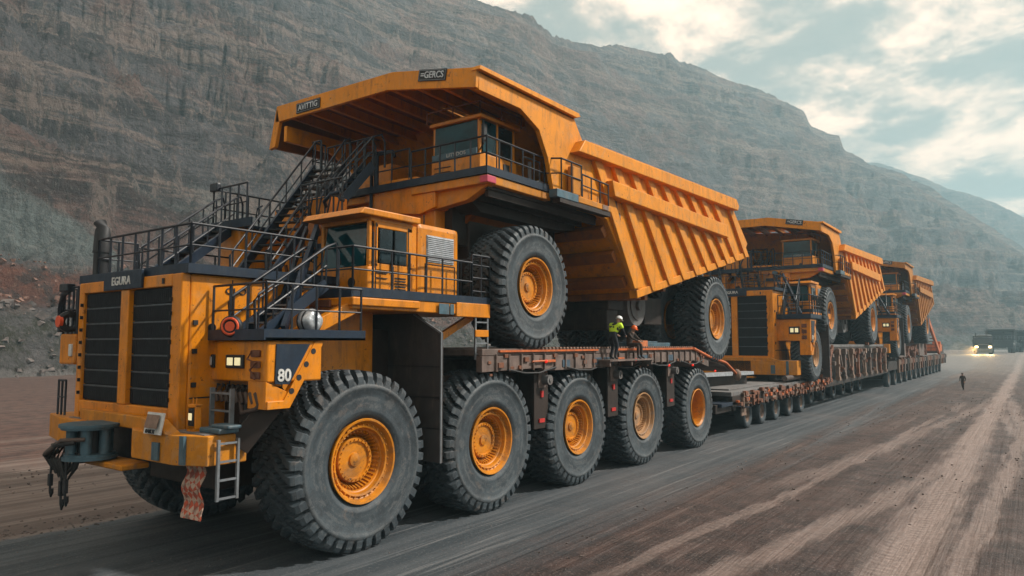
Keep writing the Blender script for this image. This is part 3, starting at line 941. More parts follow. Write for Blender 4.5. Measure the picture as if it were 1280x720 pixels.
# ------------------------------------------------------------------ the loaded dump trucks
def make_dump_truck(org):
    """local frame: x across, y along the road from the front axle, z from the deck it stands on"""
    root = empty('dump_truck', org)
    # chassis
    m = MB()
    for s in (-1, 1):
        m.box(s * .75, s * 1.35, -1.8, 17.5, 1.5, 2.5, .04)
    m.box(-1.9, 1.9, 14.2, 16.6, 1.1, 2.6, .1)
    for y in (0, 4, 8, 12): m.box(-1.3, 1.3, y - .2, y + .2, 1.6, 2.3)
    m.cyl((0, 1.95), .5, -2.6, 2.6, 'X', 20)
    m.cyl((15.5, 1.9), .75, -2.8, 2.8, 'X', 20)
    m.box(-2.3, 2.4, -1.3, 3.6, 2.2, 4.2, .06)
    for s in (-1, 1):
        m.tube([(s * 1.9, 0, 1.6), (s * 1.7, .1, 4.2)], .3, 16)
        m.tube([(s * 1.2, 8.5, 1.8), (s * 1.2, 12.5, 4.6)], .22, 16)
    m.build('chassis', 'frame_dark', root, .02)
    m = MB()
    m.cyl((8.9, 1.75), .85, 1.5, 3.1, 'X', 30)
    m.cyl((8.9, 1.75), .60, 3.1, 3.16, 'X', 30)
    m.cyl((8.9, 1.75), .2, 3.16, 3.3, 'X', 20)
    m.build('drum_tank', 'deck_grey', root)
    m = MB()
    m.box(-1.6, 2.9, 6.7, 7.6, .7, 2.0, .05); m.box(1.6, 2.7, 10.5, 12.3, 1.0, 2.2, .05)
    m.box(2.3, 3.0, 6.6, 8.0, 1.5, 1.9, .04)
    m.build('side_tank', 'frame_dark', root, split=True)
    # front structure
    m = MB()
    m.box(-2.0, 2.0, -2.2, -.9, 4.2, 5.1, .05)
    m.prism([(-.95, 5.35), (1.35, 5.3), (2.15, 5.05), (2.15, 4.25), (1.5, 4.1), (-.42, 4.35), (-.95, 5.0)], -2.62, -1.4, 'Y')
    m.box(.4, 2.0, -2.45, -1.2, 3.3, 4.3, .05)
    m.box(-2.4, -1.5, -2.2, -1.0, 2.3, 5.1, .05)
    m.prism([(-1.8, 4.9), (-.9, 4.9), (.2, 3.1), (-.4, 2.8)], -2.3, -2.05, 'Y')
    m.build('front_frame', 'paint', root, .02)
    m = MB()
    m.prism([(-2.2, 2.4), (2.3, 2.4), (2.3, 4.8), (-2.2, 4.8)], -1.2, 2.6, 'Y')
    m.prism([(2.3, 3.9), (2.3, 4.8), (3.3, 4.8)], -1.4, 2.4, 'Y')
    m.build('engine_shroud', 'frame_and_shade_orange', root, .02, split=True)
    # the deck: platform, fascia, dark ribbed underside
    m = MB()
    m.box(-4.0, 4.2, -2.7, 4.0, 4.98, 5.08)
    m.box(-4.0, 4.22, -2.74, -2.7, 4.98, 5.2); m.box(4.2, 4.24, -2.74, 1.0, 4.98, 5.2)
    m.build('upper_deck', 'navy', root)
    m = MB()
    m.box(1.2, 4.2, -2.68, -2.45, 4.72, 4.97, .02)
    m.box(-4.0, 1.2, -2.60, -2.4, 4.74, 4.97, .02)
    m.prism([(1.6, 4.75), (4.15, 4.75), (3.3, 4.35), (1.6, 4.15)], -2.5, -2.2, 'Y')
    m.box(3.98, 4.2, -2.4, .6, 4.72, 4.97, .02)
    m.box(4.42, 4.72, 1.5, 3.75, 4.76, 4.96, .02)
    m.build('deck_fascia', 'paint_worn_and_lit_edge', root, .015)
    m = MB(); m.box(4.40, 4.72, .2, 1.5, 4.74, 5.0, .02); m.build('edge_beam', 'blue_steel', root)
    m = MB(); m.box(4.42, 4.7, .4, 3.7, 4.60, 4.75); m.build('walkway_support', 'frame_dark', root)
    m = MB()
    m.box(3.95, 4.235, -2.72, -2.3, 4.74, 4.94, .02)
    m.build('danger_plate', 'pink_red', root)
    m = MB()
    m.box(1.4, 4.0, -2.4, 4.0, 4.62, 4.74)
    for k in range(5):
        x = 1.5 + .58 * k
        m.box(x, x + .12, -2.3, 4.0, 4.42, 4.64)
    # quarter-round wing over the wheel
    m.prism([(-2.4, 4.6), (4.0, 4.6), (3.9, 4.3), (2.6, 4.15), (-1.6, 4.15)], 1.4, 3.1, 'X')
    m.box(1.9, 2.3, -2.0, 3.8, 3.2, 4.6)
    m.build('wheel_arch', 'frame_dark', root)
    m = MB()
    rail(m, [(-.5, -2.6, 5.08), (1.05, -2.6, 5.08)], 1.15, .8, .03)
    rail(m, [(1.2, -2.68, 5.08), (4.17, -2.68, 5.08), (4.17, .3, 5.05), (4.68, .5, 5.02), (4.68, 1.75, 5.02)], 1.0, .55, .03)
    rail(m, [(4.68, 1.8, 5.0), (4.68, 3.6, 4.96)], .75, .6, .03)
    rail(m, [(-4.0, 3.9, 5.08), (-4.0, -2.6, 5.08), (-1.5, -2.6, 5.08)], 1.05, .9, .03)
    m.build('deck_railing', 'rail', root)
    m = MB()
    m.tube([(-.6, -2.65, 4.3), (-.6, -2.65, 6.0), (-.55, -2.6, 6.3), (-.3, -2.5, 6.35), (.2, -2.5, 6.3), (.3, -2.5, 6.1)], .055, 8)
    m.tube([(-.35, -2.68, 5.1), (-.35, -2.68, 6.2)], .08, 8)
    m.tube([(-1.2, -3.2, 4.6), (-.9, -3.0, 5.6), (-.6, -2.8, 6.3), (-.4, -2.6, 6.35)], .05, 8)
    m.build('grab_hoop', 'navy', root)
    # cab
    m = MB()
    m.box(1.55, 3.5, -2.15, -.3, 5.08, 5.85, .04)
    m.box(1.5, 3.58, -2.2, -.2, 6.88, 7.0, .03)
    for x, y in ((1.57, -2.08), (3.36, -2.1), (3.38, -.45), (1.57, -.45), (3.4, -1.32)): m.box(x, x + .09, y, y + .09, 5.8, 6.9, .01)
    m.box(1.55, 1.65, -2.0, -.35, 5.8, 6.9); m.box(1.6, 3.45, -.42, -.32, 5.8, 6.9)
    cab = m.build('cab', 'paint', root, .02)
    m = MB(); m.plate([(1.66, -2.12, 5.87), (3.38, -2.12, 5.87), (3.36, -2.08, 6.86), (1.66, -2.08, 6.86)], -.03)
    m.build('windscreen', 'glass_teal', cab)
    for y0, y1 in ((-1.98, -1.34), (-1.22, -.5)):
        m = MB(); m.box(3.44, 3.49, y0, y1, 5.88, 6.84, .03); m.build('side_window', 'glass_teal' if y0 < -1.5 else 'glass_dark', cab)
    m = MB(); m.box(1.62, 3.4, -2.19, -2.155, 5.80, 5.98); wp = m.build('sign_strip', 'blue_steel', cab)
    lettering('LITYDOS', .15, (2.6, -2.195, 5.89), (R(90), 0, 0), 'white_paint', wp, xs=1.3)
    m = MB()
    rail(m, [(1.5, -2.3, 6.98), (3.62, -2.3, 6.98), (3.62, -.2, 6.98)], .34, 1.0, .025, mid=False)
    m.build('roof_rail', 'rust', cab)
    m = MB()
    m.tube([(3.5, -2.15, 5.9), (3.8, -2.35, 6.0), (3.8, -2.35, 6.7), (3.5, -2.15, 6.8)], .025, 6)
    m.box(3.7, 3.78, -2.35, -2.15, 6.1, 6.6, .03)
    m.build('mirror', 'black_steel', cab)
    m = MB()
    for k in range(3): m.box(1.7, 2.35, -2.17, -2.15, 5.25 + .15 * k, 5.27 + .15 * k)
    m.cyl((2.75, 5.28), .1, -2.18, -2.14, 'Y', 14)
    m.box(3.5, 3.52, -1.35, -1.32, 5.1, 5.85); m.box(3.5, 3.53, -1.0, -.7, 5.3, 5.7, .05)
    m.build('trim', 'black_steel', cab, split=True)
    m = MB(); m.box(2.2, 3.0, -1.4, -.9, 5.8, 6.3, .1); m.build('seat', 'black_steel', cab)
    # cabinets and gear on the deck behind the cab
    m = MB()
    m.box(2.0, 3.2, .1, 1.2, 5.08, 6.0, .05); m.box(3.4, 3.9, 1.6, 3.6, 5.08, 5.9, .05); m.box(-2.6, -.6, -1.8, .6, 5.08, 6.2, .08)
    m.build('deck_cabinet', 'paint', root, .02, split=True)
    m = MB(); m.box(4.44, 4.66, 1.25, 1.75, 5.0, 5.95, .04); m.build('end_panel', 'paint_worn_and_lit_edge', root, .02)
    m = MB()
    m.box(3.6, 3.68, .2, .28, 5.08, 6.0); m.box(3.55, 4.0, .2, 1.3, 5.08, 5.35, .03); m.tube([(3.65, -.1, 6.1), (3.65, .8, 6.1), (3.65, .8, 5.2)], .03, 6)
    m.build('white_stand', 'louvre', root)
    m = MB(); m.box(4.72, 4.74, 3.1, 3.5, 4.78, 4.94); m.build('warning_sticker', 'fit_tan', root)
    # dump body ---------------------------------------------------
    S = [(-3.3, 7.2), (-3.3, 7.75), (1.75, 7.78), (2.45, 6.93), (17.0, 7.42), (19.7, 5.5), (18.9, 4.75), (6.3, 2.03), (4.0, 4.6), (.55, 4.9), (.2, 6.0), (-.3, 6.8), (-1.3, 7.2)]
    body = None
    m = MB()
    for x0, x1 in ((4.22, 4.38), (-4.38, -4.22)): m.prism(S, x0, x1, 'X')
    m.plate([(-4.22, 6.3, 2.1), (4.22, 6.3, 2.1), (4.22, 19.5, 5.45), (-4.22, 19.5, 5.45)], .14)
    m.plate([(-4.22, 4.0, 4.6), (4.22, 4.0, 4.6), (4.22, 6.3, 2.1), (-4.22, 6.3, 2.1)], .14)
    m.plate([(-4.22, .9, 8.2), (4.22, .9, 7.7), (4.22, 4.0, 4.6), (-4.22, 4.0, 4.6)], .12)
    body = m.build('dump_body', 'paint_body', root, .012)
    # canopy roof, its lip and the beams beneath
    top = [(-4.66, 8.46), (1.08, 8.39), (4.38, 7.77)]
    m = MB()
    for (xa, za), (xb, zb) in zip(top[:-1], top[1:]):
        m.add([(xa, -3.3, za), (xb, -3.3, zb), (xb, 1.8, zb + .0), (xa, 1.8, za - .2), (xa, -3.3, za - .1), (xb, -3.3, zb - .1), (xb, 1.8, zb - .12), (xa, 1.8, za - .32)],
              [(0, 1, 2, 3), (7, 6, 5, 4), (0, 4, 5, 1), (2, 6, 7, 3), (0, 3, 7, 4), (1, 5, 6, 2)])
    m.add([(-4.66, -3.3, 8.46), (-4.66, 1.8, 8.26), (-4.9, 1.8, 7.2), (-4.9, -3.3, 7.05), (-4.78, -3.3, 8.46), (-4.78, 1.8, 8.26), (-5.02, 1.8, 7.2), (-5.02, -3.3, 7.05)],
          [(0, 1, 2, 3), (7, 6, 5, 4), (0, 4, 5, 1), (2, 6, 7, 3), (0, 3, 7, 4), (1, 5, 6, 2)])
    m.build('canopy_roof', 'frame_and_shade_orange', body, .01)  # darker orange paints the shade above the beams into the roof
    m = MB()
    lo = [(-4.72, 7.92), (.85, 7.90), (4.36, 7.24)]
    for i in range(2):
        (xa, za), (xb, zb) = top[i], top[i + 1]; (xc, zc), (xd, zd) = lo[i], lo[i + 1]
        m.add([(xa, -3.42, za + .03), (xb, -3.42, zb + .03), (xd, -3.42, zd), (xc, -3.42, zc), (xa, -3.28, za + .03), (xb, -3.28, zb + .03), (xd, -3.28, zd), (xc, -3.28, zc)],
              [(0, 1, 2, 3), (7, 6, 5, 4), (0, 4, 5, 1), (2, 6, 7, 3), (0, 3, 7, 4), (1, 5, 6, 2)])
    m.add([(-4.66, -3.42, 8.49), (-4.5, -3.42, 7.92), (-4.72, -3.42, 7.05), (-5.05, -3.42, 7.0), (-4.66, -3.28, 8.49), (-4.5, -3.28, 7.92), (-4.72, -3.28, 7.05), (-5.05, -3.28, 7.0)],
          [(0, 1, 2, 3), (7, 6, 5, 4), (0, 4, 5, 1), (2, 6, 7, 3), (0, 3, 7, 4), (1, 5, 6, 2)])
    lip = m.build('canopy_lip', 'paint_body', body, .01)
    m = MB(); m.prism([(-3.45, 7.72), (-3.4, 7.84), (1.9, 7.88), (2.0, 7.78), (1.75, 7.70)], 4.2, 4.52, 'X'); m.build('canopy_edge', 'paint_body', body, .01)
    for cx, wd, tx, k in ((-2.9, .62, 'AVITTIG', 1), (2.75, .55, '=GERCS', 2)):
        za = 8.16 + (.0 if k == 1 else -.22); sl = math.atan2(-.07, 5.74) if k == 1 else math.atan2(-.62, 3.3)
        m = MB(); m.box(-wd, wd, -.012, .012, -.17, .17)
        p = m.build('name_plate', 'black_steel', lip); p.location = (cx, -3.44, za); p.rotation_euler = (0, -sl, 0)
        m = MB()
        for a, b, c, d in ((-wd + .02, wd - .02, .135, .15), (-wd + .02, wd - .02, -.15, -.135), (-wd + .02, -wd + .035, -.15, .15), (wd - .035, wd - .02, -.15, .15)): m.box(a, b, -.02, -.011, c, d)
        fr = m.build('plate_border', 'steel', lip); fr.location = p.location; fr.rotation_euler = p.rotation_euler
        t = lettering(tx, .27, (cx, -3.458, za), (R(90), -sl, 0), 'louvre', lip, bold=.004, xs=1.02 if k == 1 else .95)
    m = MB()
    for k in range(9):
        x = -4.2 + 1.0 * k
        zt = (8.46 - .07 * (x + 4.66) / 5.74) if x < 1.08 else 8.39 - .62 * (x - 1.08) / 3.3
        m.bar((x, -3.25, zt - .26), (x, 1.6, zt - .42), .14, .3)
    m.build('canopy_beam', 'paint_body', body, split=True)
    # headboard ribs under the chin
    m = MB()
    for t in (.12, .45, .8):
        y = 4.0 + 2.3 * t; z = 4.6 - 2.5 * t
        m.bar((-4.2, y - .12, z - .12), (4.2, y - .12, z - .12), .42, .26, up=(0, .73, .68))
    m.bar((-4.2, 6.5, 1.98), (4.35, 6.5, 1.98), .5, .25)
    m.build('chin_rib', 'frame_and_shade_orange', body, .02, split=True)
    # side rails and ribs
    for s in (1, -1):
        def X(a, b): return (min(s * a, s * b), max(s * a, s * b))
        m = MB()
        x0, x1 = X(4.38, 4.76)
        m.prism([(2.45, 6.93), (17.0, 7.42), (17.35, 7.15), (17.2, 6.88), (1.5, 6.46), (1.9, 6.93)], x0, x1, 'X')
        m.build('top_rail', 'paint_body', body, .025)
        m = MB(); x0, x1 = X(4.15, 4.64); m.prism([(2.45, 6.93), (17.0, 7.42), (17.05, 7.49), (2.5, 7.01)], x0, x1, 'X'); m.build('rail_cap', 'paint_worn_and_lit_edge', body)  # wide cap in its own orange stands in for the sky-lit top edge
        m = MB()
        x0, x1 = X(4.38, 4.80)
        m.prism([(3.7, 5.90), (15.6, 5.90), (15.75, 5.6), (15.6, 5.30), (3.9, 5.36)], x0, x1, 'X')
        m.build('mid_rail', 'paint_body', body, .025)
        tops = [2.9, 4.3, 5.7, 7.1, 8.5, 9.9, 11.3, 12.7, 14.3, 16.5]
        bots = [5.9, 7.5, 9.1, 10.6, 12.05, 13.45, 14.8, 16.1, 17.4, 18.9]
        for i, (a, b) in enumerate(zip(tops, bots)):
            zt = 6.5 + .42 * (a - 1.5) / 15.7
            zb = 2.03 + (b - 6.3) * .2159 - .08
            w = .58
            if i == 0: zb = 2.2
            m = MB()
            x0, x1 = X(4.36, 4.53)
            m.prism([(a, zt), (a + w, zt + .01), (b + w * 1.05, zb + .08), (b, zb)], x0, x1, 'X')
            m.build('side_rib', 'paint_body', body, .025)
        m = MB()
        x0, x1 = X(4.2, 4.5)
        m.bar((s * 4.3, 6.2, 2.02), (s * 4.3, 19.0, 4.80), .34, .30)
        m.build('bottom_rail', 'paint_body', body, .02)
    m = MB(); m.plate([(4.40, 3.9, 5.0), (4.40, 5.0, 4.95), (4.40, 5.1, 4.62), (4.40, 4.2, 4.66)], .03); sg = m.build('side_sign', 'black_steel', body)
    m = MB(); m.plate([(4.39, 3.75, 5.40), (4.39, 4.8, 5.38), (4.39, 4.85, 5.0), (4.39, 3.9, 5.04)], .025); m.build('faded_patch', 'fit_tan', body)
    lettering('AZ ELON', .17, (4.445, 4.6, 4.8), (R(90), 0, R(90)), 'steel', sg)
    # floor beams under the tail
    m = MB()
    for k in range(7):
        y = 7.4 + 1.75 * k; z = 2.03 + (y - 6.3) * .254 - .18
        m.box(-4.2, 4.2, y, y + .25, z - .25, z + .05)
    m.build('floor_beam', 'frame_and_shade_orange', body)
    # folded access ladder down the near side
    return root

def dump_wheels(root, zr):
    for s in (1, -1):
        wheel(root, s * 3.35, 0, 1.96, 1.96, 1.5, s)
        wheel(root, s * 3.35, 15.75, zr, 2.12, 1.5, s)
        wheel(root, s * 1.5, 14.85, zr, 2.1, 1.4, s)

DT1 = make_dump_truck((-16.5, 18.36, 4.66))
tag(DT1, 'largest orange dump truck, on the trailer right behind the largest tractor', 'dump truck', 'dump trucks carried on the trailers')
proto = [copy_tree(DT1) for _ in range(2)]
dump_wheels(DT1, 1.40)
for c in proto: dump_wheels(c, 2.1)
DT2, DT3 = proto
DT2.location = (-16.75, 57.6, 4.78); DT2.scale = (1.12, 1.12, 1.12)
tag(DT2, 'middle of the three orange dump trucks, on a deck raised on rows of posts', 'dump truck', 'dump trucks carried on the trailers')
DT3.location = (-16.3, 94.5, 4.9); DT3.scale = (1.16, 1.16, 1.16)
tag(DT3, 'farthest of the three orange dump trucks, with a rusty ramp leaning behind it', 'dump truck', 'dump trucks carried on the trailers')

# the last one is older and more faded
for o in list(DT3.children_recursive):
    if o.type == 'MESH' and o.data.materials and o.data.materials[0].name == 'paint_body':
        me = o.data.copy(); me.materials[0] = MAT['paint_faded']; o.data = me
# ------------------------------------------------------------------ trailers
def first_trailer():
    oy = 15.8
    root = empty('heavy_trailer', (-16.5, oy, 0))
    F = lambda x, y, z: (x, y - oy, z)
    B = lambda: MB(F)
    m = B()
    m.box(-3.9, 3.9, 15.85, 31.4, 4.46, 4.66, .02)
    m.prism([(31.4, 4.46), (31.4, 4.66), (33.0, 4.25), (35.6, 3.86), (36.4, 3.60), (36.4, 3.40), (35.4, 3.68), (33.0, 4.05)], -3.9, 3.9, 'X')
    m.build('deck', 'deck_steel', root, .01)
    m = B()
    for s in (1, -1):
        a, b = (3.72, 3.93) if s > 0 else (-3.93, -3.72)
        m.prism([(15.8, 4.0), (15.8, 4.45), (31.5, 4.45), (33.2, 4.02), (33.2, 3.72), (31.4, 4.05), (23.0, 4.05), (22.8, 3.95), (19.0, 3.95), (18.8, 4.05)], a, b, 'X')
    m.box(-1.6, 1.6, 16.5, 33.5, 3.2, 4.3, .04)
    for y in (19.2, 24.0, 29.2): m.box(-3.7, 3.7, y - .2, y + .2, 3.4, 4.4)
    m.build('side_beam', 'deck_steel', root, .01)
    m = B()
    for y in (21.4, 26.5, 32.2):
        m.cyl((y, 1.95), .35, -3.2, 3.2, 'X', 14)
        for s in (-1, 1): m.box(s * 2.0, s * 1.5, y - .5, y + .5, 1.6, 3.6, .05)
    m.box(-2.2, 2.2, 19.5, 34, 2.6, 3.4, .05)
    m.build('bogie_frame', 'frame_dark', root, .02)
    for y in (19.15, 24.0, 29.3):
        m = B(); m.box(3.55, 3.66, y - .35, y + .45, 2.1, 3.98, .02); m.box(3.0, 3.6, y - .3, y + .35, 2.6, 3.9)
        h = m.build('hanger_plate', 'frame_dark', root)
        m = B(); m.cyl((y + .15, 3.65), .16, 3.5, 3.95, 'X', 16); m.cyl((y + .15, 3.65), .07, 3.95, 3.98, 'X', 10); m.build('air_bell', 'deck_grey', h)
        m = B(); m.box(3.66, 3.7, y - .1, y + .2, 2.3, 2.42); m.box(3.66, 3.71, y, y + .12, 3.1, 3.3); m.build('reflector', 'signal_red', h, split=True)
    # edge strip, panels, cables and lamps along the near side
    m = B()
    m.box(3.9, 3.98, 16.6, 22.4, 4.56, 4.62); m.box(3.9, 3.99, 23.8, 31.2, 4.56, 4.64)
    m.tube([(3.98, 31.2, 4.6), (3.98, 33.0, 4.22), (3.98, 35.4, 3.86), (4.0, 36.9, 3.25)], .075, 8)
    m.build('edge_strip', 'hazard_orange', root, split=True)
    m = B(); m.ball((4.0, 37.0, 3.2), .22, 12, 1.4); m.build('strip_end', 'fit_tan', root)
    m = B()
    for y0, y1, z0, z1 in ((22.2, 23.6, 4.08, 4.32), (25.6, 26.8, 4.12, 4.36), (20.05, 20.5, 4.05, 4.28), (28.5, 29.1, 4.1, 4.35)): m.box(3.93, 3.955, y0, y1, z0, z1)
    sd = m.build('side_panel', 'blue_sheet', root, split=True)
    rnd = random.Random(5)
    m = B()
    for k in range(46):
        y = 22.25 + k * .03; m.box(3.955, 3.96, y, y + .012, 4.12, 4.28)
    m.build('panel_marks', 'grille_edge', sd)
    m = B()
    for k in range(60):
        y = 18.4 + k * .215
        m.box(3.88, 3.94, y, y + .12, 4.66, 4.70)
    m.build('edge_cleat', 'fit_tan', root, split=True)
    m = B()
    for k in range(26):
        y = 16.4 + k * .63
        m.box(3.93, 3.99, y, y + .05, 4.0, 4.5)
    m.build('stiffener', 'deck_steel', root, split=True)
    m = B()
    for k in range(34):
        y = rnd.uniform(16, 33); z = rnd.uniform(3.85, 4.4)
        s = rnd.uniform(.05, .16)
        m.box(3.9, 3.9 + s * .7, y, y + s * 1.6, z, z + s, .01)
    m.build('clamp', split=True, parent=root, mat='rust')
    m = B()
    for y in (19.0, 23.8): m.box(3.95, 4.03, y, y + .5, 4.22, 4.30, .01)
    m.tube([(4.0, 18.2, 4.26), (4.0, 19.0, 4.27)], .03, 6)
    m.build('marker_strip', 'hazard_orange', root, split=True)
    for y, zz in ((18.95, 4.25), (25.3, 4.2), (28.4, 3.9), (31.0, 3.85), (33.8, 3.5)):
        m = B(); m.ball((4.02, y, zz), .055, 10); m.build('tail_lamp', 'tail_red', root)
    m = B()
    for k in range(5):
        y0 = 17 + 3.2 * k
        m.tube([(3.97, y0, 4.05), (4.0, y0 + .8, 3.92), (4.0, y0 + 1.6, 3.9), (3.97, y0 + 2.6, 4.06)], .03, 7)
    m.build('air_line', 'hose', root, split=True)
    m = B(); m.box(3.93, 4.45, 22.4, 26.0, 4.18, 4.24)
    for y in (22.5, 24.2, 25.9): m.box(3.93, 4.4, y - .04, y + .04, 4.0, 4.18)
    m.build('step_plate', 'deck_steel', root)
    for y, r, rm in ((21.4, 1.99, RIM), (26.5, 1.97, RIM_D), (32.25, 1.88, RIM_F)):
        wheel(root, 3.05, y - oy, r, r, 1.5, 1, rm)
        wheel(root, -3.05, y - oy, r, r, 1.5, -1, rm)
    tag(root, 'heavy platform trailer with three big wheels per side, just behind the foreground tractor', 'trailer')
    return root
T1 = first_trailer()

def second_trailer():
    oy = 35.2
    root = empty('lowbed_trailer', (-16.5, oy, 0))
    F = lambda x, y, z: (x, y - oy, z)
    B = lambda: MB(F)
    rnd = random.Random(21)
    m = B()
    m.box(-3.9, 3.75, 36.8, 58.5, 2.08, 2.3, .02)
    m.box(-3.9, 3.75, 57.0, 85.5, 4.55, 4.76, .02)
    m.build('deck', 'deck_grey', root)
    m = B()
    m.box(-2.6, 1.2, 37.3, 47, 2.3, 2.42, .02); m.box(1.6, 3.2, 38.0, 46.5, 2.3, 2.38, .02)
    m.build('deck_plate', 'deck_grey', root)
    m = B()
    for s in (3.5, -3.8):
        m.box(s, s + .3, 36.8, 58.0, 1.55, 2.07, .02)
        m.prism([(57.5, 1.55), (86, 1.75), (86, 2.05), (57.5, 1.95)], s, s + .32, 'X')
        m.box(s, s + .3, 57.0, 85.5, 4.3, 4.54)
    for k in range(14): m.box(-3.6, 3.6, 37.5 + 1.5 * k, 37.8 + 1.5 * k, 1.3, 2.05)
    m.box(-1.8, 1.8, 35.0, 60, 1.1, 1.9, .04)
    m.box(-3.2, 3.2, 57, 85.5, 1.9, 4.2)
    m.box(-2.6, 3.6, 34.9, 37.2, 1.3, 1.75, .04)
    m.build('frame', 'frame_dark', root)
    m = B(); m.bar((3.75, 37.0, 1.7), (3.75, 39.5, 1.45), .08, .25); m.box(3.0, 3.8, 35.2, 37.5, 1.62, 1.8, .02); m.build('drawbar', 'navy', root)
    # brackets under the low deck edge: single pieces
    for k in range(11):
        y = 38.2 + 1.75 * k
        m = B()
        m.box(3.8, 3.92, y, y + .14, 1.45, 2.12); m.box(3.8, 3.92, y + .75, y + .89, 1.45, 2.12); m.box(3.8, 3.95, y, y + .89, 1.98, 2.2, .01)
        m.box(3.82, 3.9, y + .1, y + .8, 1.62, 1.75)
        m.build('edge_bracket', ('fit_tan', 'rust', 'deck_steel')[k % 3], root)
    m = B()
    for k in range(70):
        y = rnd.uniform(37, 58); z = rnd.uniform(1.5, 2.2); s = rnd.uniform(.06, .22)
        m.box(3.82, 3.95 + s * .3, y, y + s * 1.8, z, z + s, .01)
    m.build('clamp', split=True, parent=root, mat='rust')
    m = B()
    for k in range(22):
        y = rnd.uniform(37, 58); z = rnd.uniform(1.6, 2.1); s = rnd.uniform(.08, .2)
        m.box(3.85, 4.0, y, y + s * 1.6, z, z + s, .01)
    m.build('tag_plate', split=True, parent=root, mat='hazard_orange')
    # posts of the raised part
    for k in range(10):
        y = 58.3 + 2.8 * k + rnd.uniform(-.35, .35)
        m = B()
        q_ = rnd.uniform(0, .5)
        m.box(3.72, 4.0, y, y + .42, 1.95, 4.5 - q_, .03)
        m.bar((3.8, y + .2, 2.1), (3.8, y + rnd.choice((1.2, 1.5, -1.0)), 4.3), .1, .16)
        m.box(3.7, 4.08, y - .1, y + .52, 3.95, 4.4, .03)
        m.box(3.7, 4.05, y - .06, y + .48, 1.9, 2.2, .03)
        m.build('post', ('rust', 'fit_tan', 'deck_steel', 'fit_tan')[k % 4], root)
    m = B()
    for k in range(22):
        y = rnd.uniform(57.5, 85.5); z = rnd.uniform(2.0, 4.6); s = rnd.uniform(.1, .35)
        m.box(3.6, 3.95 + s * .3, y, y + s * 1.5, z, z + s, .01)
    m.build('clamp', split=True, parent=root, mat='deck_steel')
    m = B()
    for k in range(26):
        y = rnd.uniform(57.5, 85.5); z = rnd.uniform(2.2, 4.7); s = rnd.uniform(.1, .28)
        m.box(3.8, 4.02 + s * .2, y, y + s * 1.5, z, z + s, .01)
    m.build('tag_plate', split=True, parent=root, mat='rust')
    m = B(); m.bar((3.9, 56.8, 2.3), (3.9, 59.6, 4.6), .16, .34); m.bar((3.9, 55.6, 2.3), (3.9, 57.0, 3.1), .16, .3); m.build('brace', 'rust', root, split=True)
    m = B()
    for k in range(10): m.ball((3.9, 56.2 + rnd.uniform(-.8, 1.4), 2.3 + rnd.uniform(0, .8)), .16, 8)
    m.tube([(3.6, 47.2, 2.6), (3.6, 56, 2.6)], .18, 12)
    m.build('hose_coil', 'hose_brown', root, split=True)
    m = B(); m.box(2.6, 3.7, 50.5, 56.5, 2.3, 2.75, .05); m.build('crawler_block', 'black_steel', root)
    m = B(); m.bar((1.0, 37.6, 3.05), (2.4, 44, 3.05), .6, .2); m.build('light_beam', 'louvre', root)
    m = B(); m.bar((.6, 37.6, 2.62), (2.0, 44, 2.62), .5, .66); m.build('beam_support', 'frame_dark', root)
    for i, y in enumerate((41.27, 44.0, 46.9, 50.0, 53.0)):
        small_wheel(root, 2.85, y - oy, .78, .78)
        small_wheel(root, -2.85, y - oy, .78, .78, -1)
        m = B(); m.cyl((y, .78), .14, -2.8, 2.8, 'X', 10); m.box(-.4, .4, y - .3, y + .3, .8, 1.5); m.build('axle', 'frame_dark', root)
    for y in (61, 65, 69, 73, 77, 81):
        small_wheel(root, 1.6, y - oy, .8, .8); small_wheel(root, -2.2, y - oy, .8, .8, -1)
        m = B(); m.cyl((y, .8), .14, -2.4, 2.0, 'X', 10); m.box(-.4, .4, y - .3, y + .3, .8, 1.95); m.build('axle', 'frame_dark', root)
    m = B(); m.plate([(3.5, 38.9, .9), (3.5, 39.7, .9), (3.5, 39.7, 1.5), (3.5, 38.9, 1.5)], .06); m.build('mud_flap', 'fit_tan', root)
    tag(root, 'rusty lowbed trailer with small wheels whose rear deck is raised on rows of posts', 'trailer')
    return root
T2 = second_trailer()

